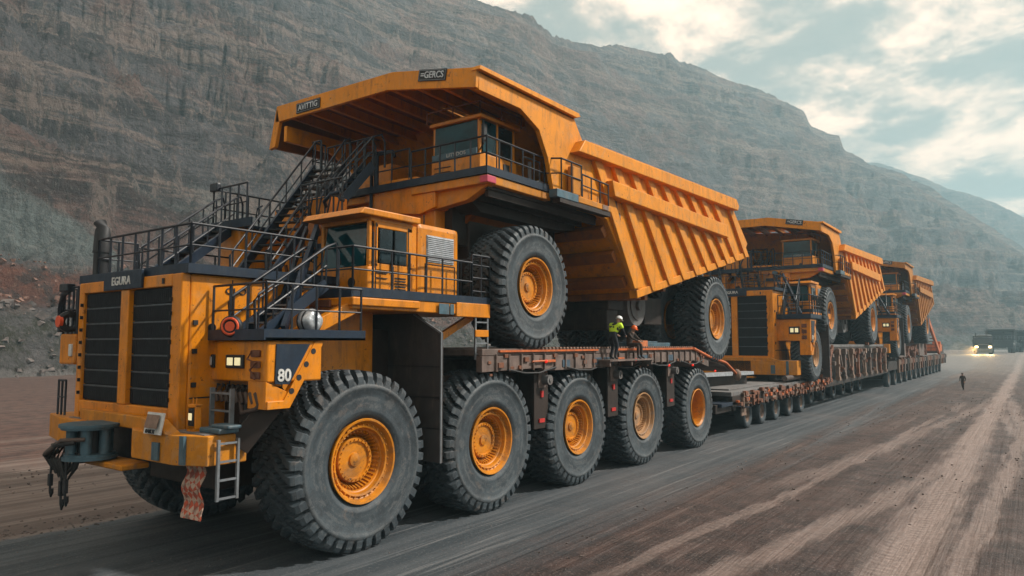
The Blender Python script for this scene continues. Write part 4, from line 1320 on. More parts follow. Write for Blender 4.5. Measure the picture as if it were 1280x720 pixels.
def third_trailer():
    oy = 84.0
    root = empty('lowbed_trailer', (-16.5, oy, 0))
    F = lambda x, y, z: (x, y - oy, z)
    B = lambda: MB(F)
    rnd = random.Random(33)
    m = B()
    m.box(-3.9, 3.7, 86.3, 92.5, 2.4, 2.6); m.box(-3.9, 3.7, 92.0, 150, 2.95, 3.25, .02)
    m.build('deck', 'deck_grey', root)
    m = B()
    for s in (3.4, -3.8): m.box(s, s + .35, 86.3, 150, 1.9, 2.9)
    m.box(-2, 2, 86, 150, 1.2, 2.4)
    m.build('frame', 'frame_dark', root)
    m = B()
    for y in (94.5, 112.5): m.box(-4.3, 4.15, y - 2.6, y + 2.6, 3.25, 4.88, .05)
    m.build('cradle', 'deck_steel', root, split=True)
    for k in range(24):
        y = 93 + 2.35 * k
        m = B(); m.box(3.72, 3.95, y, y + .5, 1.5, 3.1, .03); m.box(3.7, 4.0, y + .6, y + 1.4, 2.4, 3.0, .03)
        m.build('edge_bracket', ('fit_tan', 'rust', 'deck_steel', 'frame_dark')[k % 4], root)
    m = B()
    for k in range(60):
        y = rnd.uniform(93, 118); z = rnd.uniform(3.0, 4.3); s = rnd.uniform(.15, .5)
        m.box(3.5, 4.1, y, y + s * 1.5, z, z + s, .02)
    m.build('clamp', split=True, parent=root, mat='rust')
    for k in range(13):
        y = 90 + 4.6 * k
        small_wheel(root, 3.0, y - oy, .95, .95); small_wheel(root, -3.0, y - oy, .95, .95, -1)
        m = B(); m.cyl((y, .95), .14, -2.9, 2.9, 'X', 8); m.build('axle', 'frame_dark', root)
    tag(root, 'long flat trailer at the far end of the convoy with a row of small wheels', 'trailer')
    return root
T3 = third_trailer()

# orange ramp leaning behind the last dump truck
rp = empty('loading_ramp', (-16.5, 134, 3.25))
m = MB()
for x in (4.2, 1.6): m.bar((x, -17.5, 6.6), (x, 0, .25), .3, .75)
m.build('side_beam', 'hazard_orange', rp, split=True)
m = MB()
for k in range(13):
    t = (k + .5) / 13; m.bar((1.7, -17.5 * (1 - t), 6.6 - 6.4 * t), (4.1, -17.5 * (1 - t), 6.6 - 6.4 * t), .3, .12)
for y in (-17.2, -16.6): m.box(1.6, 4.2, y, y + .2, .0, 6.4)
m.build('rung', 'rust', rp)
tag(rp, 'rusty orange loading ramp leaning down behind the farthest dump truck', 'ramp')
cn = empty('orange_machine', (-14.2, 141, 3.25))
m = MB(); m.box(-1.4, 1.5, -.8, 2.4, .3, 1.5, .1); m.box(.2, 1.4, 1.2, 2.2, 1.4, 2.0, .1); m.build('housing', 'hazard_orange', cn)
m = MB(); m.box(-1.5, 1.5, -1.0, 5.0, 0, .3); m.box(-1.2, 1.5, 2.5, 4.8, .3, 1.6, .1); m.build('base_frame', 'frame_dark', cn)
tag(cn, 'small orange machine housing at the tail end of the last trailer', 'machine')
# ------------------------------------------------------------------ loose things on the vehicles
def obj1(mb, name, mat, loc, label, cat, group=None, **k):
    o = mb.build(name, mat, None, **k)
    o.location = loc
    tag(o, label, cat, group)
    return o

# patterned strip hanging from the bumper
m = MB()
n = 14
for k in range(n):
    z0 = -1.06 * k / n; z1 = -1.06 * (k + 1) / n
    a0 = .10 * math.sin(k * .55); a1 = .10 * math.sin((k + 1) * .55)
    w0 = .30 - .02 * math.sin(k * .3); w1 = .30 - .02 * math.sin((k + 1) * .3)
    d0 = .05 * math.sin(k * .8); d1 = .05 * math.sin((k + 1) * .8)
    m.add([(-w0 + a0 * .4, d0, z0), (w0 + a0 * .4, d0 + .05, z0), (w1 + a1 * .4, d1 + .05, z1), (-w1 + a1 * .4, d1, z1),
           (-w0 + a0 * .4, d0 + .02, z0), (w0 + a0 * .4, d0 + .07, z0), (w1 + a1 * .4, d1 + .07, z1), (-w1 + a1 * .4, d1 + .02, z1)],
          [(0, 1, 2, 3), (7, 6, 5, 4), (0, 3, 7, 4), (1, 5, 6, 2)] + ([(0, 4, 5, 1)] if k == 0 else []) + ([(3, 2, 6, 7)] if k == n - 1 else []))
obj1(m, 'hanging_cloth', 'patterned_cloth', (-13.52, 7.82, 2.44), 'red and tan patterned strip of cloth hanging below the foreground bumper', 'cloth')
# reels and bundles on the side walkway
e = empty('hose_reel', (-13.35, 8.48, 4.93)); e.scale = (.68,) * 3
m = MB(); m.revolve([(-.10, .10), (-.12, .28), (-.06, .33), (.06, .33), (.12, .28), (.10, .10)], 26, 'X', closed=True, c=(0, 0, .34)); o = m.build('tyre_ring', 'black_steel', e); o.rotation_euler = (0, 0, R(-55))
m = MB(); m.cyl((0, .34), .15, -.14, .14, 'X', 20); m.revolve([(.12, .2), (.15, .22), (.15, .26), (.12, .28)], 20, 'X', closed=True, c=(0, 0, .34)); o = m.build('hub', 'red_orange', e); o.rotation_euler = (0, 0, R(-55))
tag(e, 'small black reel with a red hub on the walkway above the number 80', 'hose reel')
e = empty('tarp_bundle', (-12.85, 10.05, 4.93)); e.scale = (.68,) * 3
m = MB(); m.revolve([(-.28, .02), (-.30, .20), (-.24, .34), (-.05, .39), (.15, .38), (.27, .30), (.30, .16), (.28, .02)], 20, 'X', c=(0, 0, .55))
rr = random.Random(2)
m.v = [(x * (1 + rr.uniform(-.05, .05)), y + rr.uniform(-.02, .02), z + rr.uniform(-.02, .02)) for x, y, z in m.v]
m.build('cover', 'louvre', e)
m = MB()
for x in (-.12, .12): m.revolve([(x - .02, .385), (x - .02, .41), (x + .02, .41), (x + .02, .385)], 20, 'X', closed=True, c=(0, 0, .55))
m.box(-.2, .2, -.25, .25, 0, .2)
m.build('strap', 'black_steel', e)
tag(e, 'round white wrapped bundle strapped on the side walkway below the cab platform', 'bundle')
# lantern on the bumper
e = empty('lantern', (-13.75, 7.98, 3.05))
m = MB(); m.box(-.12, .12, -.1, .1, 0, .04); m.box(.08, .13, -.06, .06, .04, .52, .01); m.box(-.13, .13, -.08, .08, .48, .54, .01); m.tube([(-.08, 0, .54), (-.08, 0, .66)], .012); m.tube([(.05, 0, .54), (.05, 0, .66)], .012)
m.build('body', 'paint', e)
m = MB(); m.box(-.11, .07, -.09, .06, .1, .46, .03); c = m.build('case', 'black_steel', e)
m = MB(); m.box(-.08, .04, -.10, -.085, .22, .36, .01); m.build('lens', 'lamp_lit', c)
tag(e, 'small orange lantern with a lit yellow lens standing on the foreground bumper', 'lantern')
m = MB(); m.box(-.35, .35, -.22, .22, 0, .10, .03); m.box(-.1, .5, -.12, .18, .10, .17, .03)
obj1(m, 'folded_mat', 'blue_steel', (-13.15, 8.15, 3.05), 'folded blue grey mat lying on the bumper right of the lantern', 'mat')
# boxes by the workers
m = MB(); m.box(-.2, .2, -.35, .35, 0, .28, .03)
obj1(m, 'tool_case', 'crate', (-12.95, 26.6, 4.66), 'orange tool case on the trailer deck beside the person in orange hard hat', 'tool case')
m = MB(); m.box(-.5, .5, -1.9, 1.9, 0, .2, .03); m.box(-.3, .3, -1.2, 1.0, .2, .26, .02)
obj1(m, 'steel_box', 'blue_steel', (-13.7, 28.3, 4.66), 'long low blue grey steel box lying on the first trailer deck', 'steel box')

# ------------------------------------------------------------------ people
def skin_body(name, joints, edges, parent, sub=2):
    me = bpy.data.meshes.new(name)
    me.from_pydata([j[0] for j in joints], edges, [])
    o = bpy.data.objects.new(name, me); col.objects.link(o)
    md = o.modifiers.new('skin', 'SKIN'); md.use_smooth_shade = True
    for i, j in enumerate(joints):
        sv = me.skin_vertices[0].data[i]
        rr = j[1] if isinstance(j[1], tuple) else (j[1], j[1])
        sv.radius = rr
        sv.use_root = (i == 0)
    s = o.modifiers.new('sub', 'SUBSURF'); s.levels = sub; s.render_levels = sub
    dg = bpy.context.evaluated_depsgraph_get()
    out = bpy.data.meshes.new_from_object(o.evaluated_get(dg))
    bpy.data.objects.remove(o)
    r = bpy.data.objects.new(name, out); col.objects.link(r); r.parent = parent
    return r

def person(loc, rz, pose, cloth, vest=None, helmet=None, sc=1.0, label=''):
    root = empty('person', loc, rz)
    # local frame: +y forward, z up; pose gives every joint
    P = pose
    J = [(P['pelvis'], (.15, .12)), (P['waist'], (.14, .11)), (P['chest'], (.17, .13)), (P['neck'], .06), (P['head'], (.085, .095)), (P['crown'], .075)]
    E_ = [(0, 1), (1, 2), (2, 3), (3, 4), (4, 5)]
    for s in ('l', 'r'):
        b = len(J)
        J += [(P['shoulder_' + s], .075), (P['elbow_' + s], .05), (P['wrist_' + s], .035), (P['hand_' + s], .035), (P['finger_' + s], .018)]
        E_ += [(2, b), (b, b + 1), (b + 1, b + 2), (b + 2, b + 3), (b + 3, b + 4)]
        h = Vector(P['hand_' + s]); f = Vector(P['finger_' + s]); d = (f - h)
        sd = d.cross(Vector((.3, .1, 1))).normalized()
        for q in (-.03, -.015, .018):
            J.append((tuple(h + d * .9 + sd * q), .010)); E_.append((b + 3, len(J) - 1))
        J.append((tuple(h + sd * .045 + d * .3), .012)); E_.append((b + 3, len(J) - 1))
        b = len(J)
        J += [(P['hip_' + s], .10), (P['knee_' + s], .075), (P['ankle_' + s], .045), (P['toe_' + s], (.045, .03))]
        E_ += [(0, b), (b, b + 1), (b + 1, b + 2), (b + 2, b + 3)]
    body = skin_body('body', J, E_, root, 2)
    me = body.data
    me.materials.clear()
    for q in (cloth, 'skin', 'black_steel'): me.materials.append(MAT[q])
    hd = Vector(P['head']); hands = [Vector(P['hand_l']), Vector(P['hand_r'])]; feet = [Vector(P['ankle_l']), Vector(P['ankle_r']), Vector(P['toe_l']), Vector(P['toe_r'])]
    nk = Vector(P['neck'])
    for f in me.polygons:
        c = f.center
        if (c - hd).length < .15 or (c - nk).length < .06 or min((c - q).length for q in hands) < .08: f.material_index = 1
        elif min((c - q).length for q in feet) < .09: f.material_index = 2
    up = (Vector(P['crown']) - hd).normalized()
    fw = Vector(P.get('face', (0, 1, 0))).normalized()
    rt = fw.cross(up).normalized()
    # face: nose, eyes, mouth, ears
    m = MB()
    m.ball(tuple(hd + fw * .095), .018, 8)
    for s in (-1, 1): m.ball(tuple(hd + rt * (s * .085) + up * .0), .022, 8)
    m.build('nose_and_ears', 'skin', body)
    m = MB()
    for s in (-1, 1): m.ball(tuple(hd + fw * .085 + rt * (s * .032) + up * .025), .010, 6)
    m.bar(hd + fw * .088 - up * .045 - rt * .025, hd + fw * .088 - up * .045 + rt * .025, .01)
    m.build('eyes_and_mouth', 'brown_cloth', body)
    if vest:
        pl = [Vector(P['waist']) * .9 + Vector(P['pelvis']) * .1, P['waist'], P['chest'], Vector(P['neck']) * .55 + Vector(P['chest']) * .45]
        JJ = [(tuple(pl[0]), (.165, .135)), (tuple(pl[1]), (.17, .14)), (tuple(pl[2]), (.20, .16)), (tuple(pl[3]), (.12, .10))]
        EE = [(0, 1), (1, 2), (2, 3)]
        for s in ('l', 'r'):
            JJ.append((tuple(Vector(P['shoulder_' + s])), .09)); EE.append((2, len(JJ) - 1))
            JJ.append((tuple(Vector(P['shoulder_' + s]) * .4 + Vector(P['elbow_' + s]) * .6), .068)); EE.append((len(JJ) - 2, len(JJ) - 1))
        v = skin_body('jacket', JJ, EE, root, 2)
        v.data.materials.clear(); v.data.materials.append(MAT[vest]); v.data.materials.append(MAT['dark_cloth'])
        w = Vector(P['waist']); c = Vector(P['chest']); ax = (c - w).normalized()
        for f in v.data.polygons:
            t = (f.center - w).dot(ax)
            if .12 < t < .17: f.material_index = 1
    if helmet:
        m = MB()
        prof = [(.0, .128), (.02, .122), (.06, .115), (.10, .09), (.125, .05), (.132, .001)]
        m.revolve([(-.005, .118)] + prof, 20, 'Z')
        m.box(-.07, .07, .09, .165, -.004, .006, .003)
        h = m.build('hard_hat', helmet, root)
        z = up; y = fw - up * fw.dot(up); y.normalize(); x = y.cross(z)
        h.matrix_local = Matrix.Translation(hd + up * .035) @ Matrix((x, y, z)).transposed().to_4x4()
    else:
        m = MB(); m.ball(tuple(hd + up * .03 - fw * .015), .108, 12, 1.05); m.build('hair', 'brown_cloth', root)
    root.scale = (sc,) * 3
    return root

bent = dict(pelvis=(0, -.10, .84), waist=(0, -.06, .98), chest=(.02, .08, 1.19), neck=(.03, .16, 1.33), head=(.04, .22, 1.43), crown=(.045, .25, 1.51), face=(.1, .9, -.35),
             shoulder_l=(-.20, .08, 1.26), shoulder_r=(.22, .10, 1.26), elbow_l=(-.28, .16, 1.0), elbow_r=(.29, .18, .99), wrist_l=(-.18, .36, .90), wrist_r=(.2, .38, .88),
             hand_l=(-.15, .43, .87), hand_r=(.16, .45, .85), finger_l=(-.12, .50, .83), finger_r=(.13, .52, .81),
             hip_l=(-.10, -.10, .82), hip_r=(.10, -.10, .82), knee_l=(-.12, .06, .46), knee_r=(.12, .02, .46), ankle_l=(-.12, -.05, .09), ankle_r=(.12, -.12, .09), toe_l=(-.12, .12, .03), toe_r=(.13, .05, .03))
kneel = dict(pelvis=(0, -.12, .50), waist=(0, -.08, .64), chest=(.02, .02, .86), neck=(.03, .08, 1.03), head=(.04, .13, 1.14), crown=(.045, .16, 1.22), face=(.1, .9, -.3),
             shoulder_l=(-.20, .02, .95), shoulder_r=(.22, .05, .95), elbow_l=(-.27, .20, .76), elbow_r=(.29, .22, .74), wrist_l=(-.16, .40, .66), wrist_r=(.18, .42, .62),
             hand_l=(-.13, .47, .62), hand_r=(.14, .49, .58), finger_l=(-.11, .54, .57), finger_r=(.11, .56, .54),
             hip_l=(-.11, -.12, .48), hip_r=(.11, -.12, .48), knee_l=(-.15, .26, .50), knee_r=(.16, .12, .09), ankle_l=(-.15, .18, .10), ankle_r=(.15, -.32, .10), toe_l=(-.15, .36, .04), toe_r=(.15, -.38, .02))
p1 = person((-12.28, 23.15, 4.24), R(-12), bent, 'dark_cloth', 'vest', 'helmet_white', 1.0)
tag(p1, 'person standing bent at the trailer edge in a fluorescent yellow jacket and white hard hat', 'person')
m = MB(); m.box(-.1, .1, -.08, .08, 0, .16, .05)
sitp = dict(pelvis=(0, -.05, .10), waist=(0, -.02, .24), chest=(0, .06, .46), neck=(0, .12, .60), head=(0, .18, .70), crown=(0, .21, .78), face=(0, .9, -.35),
            shoulder_l=(-.19, .07, .54), shoulder_r=(.19, .07, .54), elbow_l=(-.26, .22, .36), elbow_r=(.26, .22, .36), wrist_l=(-.14, .42, .26), wrist_r=(.14, .42, .26),
            hand_l=(-.10, .48, .24), hand_r=(.10, .48, .24), finger_l=(-.05, .54, .22), finger_r=(.06, .54, .21),
            hip_l=(-.10, -.03, .10), hip_r=(.10, -.03, .10), knee_l=(-.13, .42, .13), knee_r=(.13, .42, .12), ankle_l=(-.12, .44, -.33), ankle_r=(.14, .42, -.34), toe_l=(-.12, .58, -.41), toe_r=(.15, .56, -.42))
p2 = person((-12.62, 25.05, 4.66), R(-90), sitp, 'brown_cloth', None, 'helmet_orange')
tag(p2, 'person in dark clothes and orange hard hat sitting on the edge of the trailer deck', 'person')
walk = dict(pelvis=(0, 0, .93), waist=(0, .0, 1.08), chest=(0, .01, 1.32), neck=(0, .02, 1.50), head=(0, .04, 1.62), crown=(0, .04, 1.70), face=(0, 1, -.05),
            shoulder_l=(-.19, 0, 1.40), shoulder_r=(.19, 0, 1.40), elbow_l=(-.24, -.06, 1.13), elbow_r=(.24, .04, 1.13), wrist_l=(-.20, .06, .90), wrist_r=(.2, .16, .92),
            hand_l=(-.20, .09, .83), hand_r=(.20, .19, .85), finger_l=(-.2, .10, .76), finger_r=(.2, .21, .78),
            hip_l=(-.09, 0, .90), hip_r=(.09, 0, .90), knee_l=(-.08, .12, .50), knee_r=(.08, -.02, .50), ankle_l=(-.06, .06, .09), ankle_r=(.07, -.22, .12), toe_l=(-.06, .22, .03), toe_r=(.07, -.12, .03))
p3 = person((-6.06, 87.8, 0.0), R(165), walk, 'brown_cloth', None, None, 1.03)
tag(p3, 'lone person in dark brown clothes walking on the dirt beside the road', 'person')

# ------------------------------------------------------------------ ground height shared by everything far off
def gz(x, y):
    t = np.clip((y - 155.0) / 95.0, 0, 1)
    return 1.6 * t * t * (3 - 2 * t)

# far vehicles
def big_wheel(mb, x, y, r, w):
    mb.revolve([(-w / 2, r * .5), (-w / 2, r * .93), (-w * .4, r), (w * .4, r), (w / 2, r * .93), (w / 2, r * .5), (w * .3, .001)], 20, 'X', c=(x, y, r))
def far_truck(loc, rz, label, lit):
    root = empty('tipper_truck', loc, rz)
    m = MB()
    m.prism([(0, 1.5), (0, 3.6), (.5, 5.2), (3.2, 5.4), (3.2, 1.5)], -2.3, 2.3, 'X')
    c = m.build('cab', 'far_truck', root, .1)
    m = MB(); m.plate([(-2.15, -.04, 3.5), (2.15, -.04, 3.5), (2.05, .40, 5.0), (-2.05, .40, 5.0)], -.05); m.build('windscreen', 'glass_dark', c)
    m = MB(); m.box(-2.2, 2.2, -.12, .02, 2.5, 3.2, .05)
    g = m.build('grille', 'black_steel', c)
    m = MB(); m.box(-1.5, 1.5, -.16, -.1, 2.95, 3.15, .02); m.build('name_bar', 'steel', g)
    m = MB(); m.box(-2.4, 2.4, -.5, .2, 1.0, 1.8, .1); m.box(-2.2, 2.2, -.3, .4, .5, 1.0, .1); bp = m.build('bumper', 'steel', root, .03)
    for x in (-1.75, 1.75):
        m = MB(); m.box(x - .42, x + .42, -.2, -.1, 2.0, 2.6, .08); m.build('headlight', 'headlamp', c)
    m = MB()
    for x in (-2.6, 2.6): m.box(x - .15, x + .15, .1, .3, 3.2, 4.6, .05)
    m.build('mirror', 'black_steel', c)
    m = MB(); m.box(-1.4, 1.4, .5, 2.2, 5.4, 5.9, .2); m.cyl((-1.8, 3.0), .2, 3, 6.6, 'Z', 10); m.build('roof_box', 'far_truck_grey', c)
    m = MB(); m.prism([(3.5, 2.2), (3.4, 5.8), (11, 6.2), (11.5, 4.2), (10.5, 2.4)], -2.5, 2.5, 'X'); m.build('tipper_body', 'far_truck_grey', root, .05)
    m = MB(); m.box(-1, 1, .4, 11, 1.0, 2.0); m.build('chassis', 'black_steel', root)
    for y in (1.6, 6.8, 9.4):
        for x in (-2.0, 2.0):
            m = MB(); big_wheel(m, x, y, 1.05, .8); m.build('wheel', 'rubber', root)
    tag(root, label, 'truck')
    return root
far_truck((-12.35, 263, 1.6), R(4), 'oncoming dark truck with two glowing headlights on the far road', True)
def far_hauler(loc, rz, label, k):
    root = empty('mining_truck', loc, rz)
    m = MB()
    m.prism([(-1.5, 8.6), (-1.5, 8.2), (2.0, 7.9), (3.4, 3.6), (11.5, 5.4), (13.2, 7.2), (12, 8.6), (3, 8.8)], -4.0, 4.0, 'X')
    m.build('dump_body', 'far_truck_grey' if k else 'far_truck', root, .1)
    m = MB(); m.box(-3.3, 3.3, -1.0, 2.5, 2.0, 4.6, .2); m.box(-3.9, 3.9, -1.2, 3.2, 4.6, 4.9); m.box(.6, 3.0, -.6, 1.8, 4.9, 7.2, .1); m.build('front_frame', 'far_truck', root)
    m = MB(); m.box(.8, 2.8, -.66, -.58, 5.8, 6.9); m.build('windscreen', 'glass_dark', root)
    m = MB(); m.box(-1.4, 1.4, -1.1, -1.0, 2.4, 4.3); m.build('grille', 'black_steel', root)
    m = MB(); rail(m, [(-3.9, 3.0, 4.9), (-3.9, -1.2, 4.9), (3.9, -1.2, 4.9), (3.9, 3.0, 4.9)], 1.2, 1.2, .05); m.build('deck_railing', 'steel', root)
    m = MB(); m.box(-1.2, 1.2, -.5, 11.5, 1.8, 3.0); m.build('chassis', 'black_steel', root)
    for y in (1.4, 8.6):
        for x in (-3.2, 3.2):
            m = MB(); big_wheel(m, x, y, 1.8, 1.5); m.build('wheel', 'rubber', root)
    tag(root, label, 'mining truck')
far_hauler((-9.0, 312, 1.6), R(6), 'grey mining truck in the haze just behind the oncoming truck with lit headlights', 1)
far_hauler((-.5, 345, 1.6), R(10), 'dark mining truck farthest away, behind the grey mining truck', 0)

# headlamp beams of the oncoming truck and the dust they light
for x in (-14.1, -10.7):
    l = bpy.data.lights.new('headlight_beam', 'SPOT'); l.energy = 9000; l.color = (1, .62, .22); l.spot_size = R(75); l.spot_blend = .8; l.shadow_soft_size = .3
    o = bpy.data.objects.new('headlight_beam', l); col.objects.link(o); o.location = (x, 262.3, 4.0)
    o.rotation_euler = Vector((.25, 1.0, .45)).to_track_quat('Z', 'Y').to_euler()
dm = bpy.data.materials.new('dust'); dm.use_nodes = True; dm.node_tree.nodes.clear()
q = NT(dm.node_tree)
pv = q.n('ShaderNodeVolumePrincipled'); out = q.n('ShaderNodeOutputMaterial')
pv.inputs['Color'].default_value = (.9, .8, .68, 1); pv.inputs['Density'].default_value = .03
q.l(pv.outputs[0], out.inputs['Volume'])
MAT['dust'] = dm
m = MB(); m.ball((-16.3, 260, 2.6), 2.6, 16, .7); m.ball((-18.8, 263, 3.2), 2.8, 16, .8)
tag(m.build('dust_cloud', 'dust'), kind='stuff')

# ------------------------------------------------------------------ noise for terrain
def _hash(ix, iy, seed):
    h = (ix.astype(np.int64) * 374761393 + iy.astype(np.int64) * 668265263 + seed * 974634777) & 0xffffffff
    h = ((h ^ (h >> 13)) * 1274126177) & 0xffffffff
    return ((h ^ (h >> 16)) & 0xffff) / 65535.0
def vnoise(x, y, seed=0):
    ix = np.floor(x); iy = np.floor(y); fx = x - ix; fy = y - iy
    u = fx * fx * fx * (fx * (fx * 6 - 15) + 10); v = fy * fy * fy * (fy * (fy * 6 - 15) + 10)
    a = _hash(ix, iy, seed); b = _hash(ix + 1, iy, seed); c = _hash(ix, iy + 1, seed); d = _hash(ix + 1, iy + 1, seed)
    return (a + (b - a) * u) * (1 - v) + (c + (d - c) * u) * v
def fbm(x, y, oct=5, seed=0, gain=.5, ridged=False):
    s = 0; a = 1; t = 0
    for o in range(oct):
        n = vnoise(x * 2 ** o + 17.3 * o, y * 2 ** o - 9.1 * o, seed + o)
        if ridged: n = 1 - np.abs(2 * n - 1)
        s = s + a * n; t += a; a *= gain
    return s / t
def sstep(a, b, x):
    t = np.clip((x - a) / (b - a), 0, 1)
    return t * t * (3 - 2 * t)

def grid_mesh(name, X, Y, Z, mat, uv=None, smooth=True):
    nr, nc = X.shape
    me = bpy.data.meshes.new(name)
    co = np.stack([X, Y, Z], -1).reshape(-1, 3).astype(np.float32)
    i = np.arange(nr * nc).reshape(nr, nc)
    q = np.stack([i[:-1, :-1], i[:-1, 1:], i[1:, 1:], i[1:, :-1]], -1).reshape(-1, 4)
    me.vertices.add(len(co)); me.vertices.foreach_set('co', co.ravel())
    me.loops.add(q.size); me.loops.foreach_set('vertex_index', q.ravel().astype(np.int32))
    me.polygons.add(len(q)); me.polygons.foreach_set('loop_start', np.arange(0, q.size, 4, dtype=np.int32))
    me.polygons.foreach_set('loop_total', np.full(len(q), 4, dtype=np.int32))
    me.update(calc_edges=True)
    me.polygons.foreach_set('use_smooth', np.full(len(q), smooth))
    if uv is not None:
        l = me.uv_layers.new(name='uv')
        l.data.foreach_set('uv', np.stack(uv, -1).reshape(-1, 2)[q.ravel()].astype(np.float32).ravel())
    me.materials.append(mat)
    me.validate()
    o = bpy.data.objects.new(name, me); col.objects.link(o)
    return o

# ------------------------------------------------------------------ mountains
def sky_elev(u, v):
    """azimuth (left of +Y) and slope of a line of sight, used to size the mountains"""
    a = (u - 640) / FPX; b = (360 - v) / FPX
    fw = np.array([-math.sin(YAW) * math.cos(PITCH), math.cos(YAW) * math.cos(PITCH), math.sin(PITCH)])
    rt = np.array([math.cos(YAW), math.sin(YAW), 0]); up = np.array([math.sin(YAW) * math.sin(PITCH), -math.cos(YAW) * math.sin(PITCH), math.cos(PITCH)])
    d = fw + a * rt + b * up
    return math.degrees(math.atan2(-d[0], d[1])), d[2] / math.hypot(d[0], d[1])

def mountain(name, az0, az1, nc, nr, foot, crest, sky, mat, g_t, g_h, amp, seed, bank=True, terrace=1.0, base=0.0):
    az = np.linspace(az0, az1, nc)
    fd = np.interp(az, [p[0] for p in foot], [p[1] for p in foot])
    cdist = np.interp(az, [p[0] for p in crest], [p[1] for p in crest])
    sk = sorted(sky_elev(u, v) for u, v in sky)
    el = np.interp(az, [p[0] for p in sk], [p[1] for p in sk])
    Hc = CAM_H + el * cdist
    t = np.concatenate([np.linspace(0, .3, int(nr * .42)), np.linspace(.3, 1.0, int(nr * .5))[1:], np.linspace(1.0, 1.35, int(nr * .1))[1:]])
    T, A = np.meshgrid(t, az, indexing='ij')
    D = fd[None, :] + (cdist - fd)[None, :] * T
    ang = np.radians(A)
    X = -np.sin(ang) * D; Y = np.cos(ang) * D
    S = (cdist - fd)[None, :] * T              # metres in from the foot
    along = np.radians(A) * (fd + 60)[None, :]
    g = np.interp(T, g_t, g_h)
    Z0 = Hc[None, :] * g
    if bank:
        k = (fd / 115.0)[None, :]
        wob = (fbm(along / 9 + 3, S / 9, 4, seed + 50) - .5) * 7
        bnk = 11.0 * sstep(0, 13, S + wob) + 5.5 * sstep(20, 27, S + wob * .7) + 2.0 * sstep(28, 34, S)
        Z0 = np.maximum(Z0, 0) * sstep(22, 60, S) + bnk * (1 - .5 * sstep(60, 130, S))
    env = sstep(2, 40, S) * (1 - .93 * sstep(.86, 1.0, T) * (T <= 1.0) - .93 * (T > 1.0))
    big = fbm(along / 95, S / 70, 5, seed, .5, True) - .62
    gul = fbm(along / 20 + .7 * fbm(along / 60, S / 60, 3, seed + 3), S / 95, 5, seed + 9, .55, True) - .6
    med = fbm(X / 16, Y / 16 + Z0 / 11, 5, seed + 20, .55) - .5
    fine = fbm(X / 4.2, Y / 4.2 + Z0 / 3, 4, seed + 30, .6) - .5
    Z = Z0 + env * (amp[0] * big + amp[1] * gul + amp[2] * med) + np.minimum(1, env + .5) * sstep(0, 6, S) * amp[3] * fine
    # benches: erosion along near-level strata
    per = 21.0
    q = (Z + 5 * (fbm(along / 60, S / 60, 3, seed + 77) - .5)) / per
    fr = q - np.floor(q)
    st = (sstep(.25, .75, fr) - fr) * per
    wt = terrace * sstep(.25, .45, fbm(along / 130, S / 50, 3, seed + 90)) * sstep(35, 80, S)
    Z = Z + st * wt * 1.0 * np.where(T > .97, .3, 1)
    # no knoll in front of the crest stands above the ridge
    Z = np.where(T <= 1.0, np.minimum(Z, el[None, :] * D + CAM_H - 2.5 * (1 - T) ), Z)
    skyw = 2.6 * (fbm(along / 11, T * 0 + 2, 4, seed + 41) - .5) * sstep(.9, 1, T) * (T <= 1.05)
    Z = Z + skyw
    back = sstep(1.0, 1.35, T)
    Z = Z * (1 - .45 * back) + base
    # rock pushed sideways a little so cliffs are not a pure heightfield
    sh = 3.0 * (fbm(along / 10, Z / 6, 4, seed + 60) - .5) * sstep(30, 70, S)
    X = X + np.sin(ang) * sh; Y = Y - np.cos(ang) * sh
    o = grid_mesh(name, X, Y, Z - .8 * (1 - sstep(0, 4, S)), mat, (along / 100, S / 100))
    tag(o, kind='structure')
    return o, (A, S, X, Y, Z)

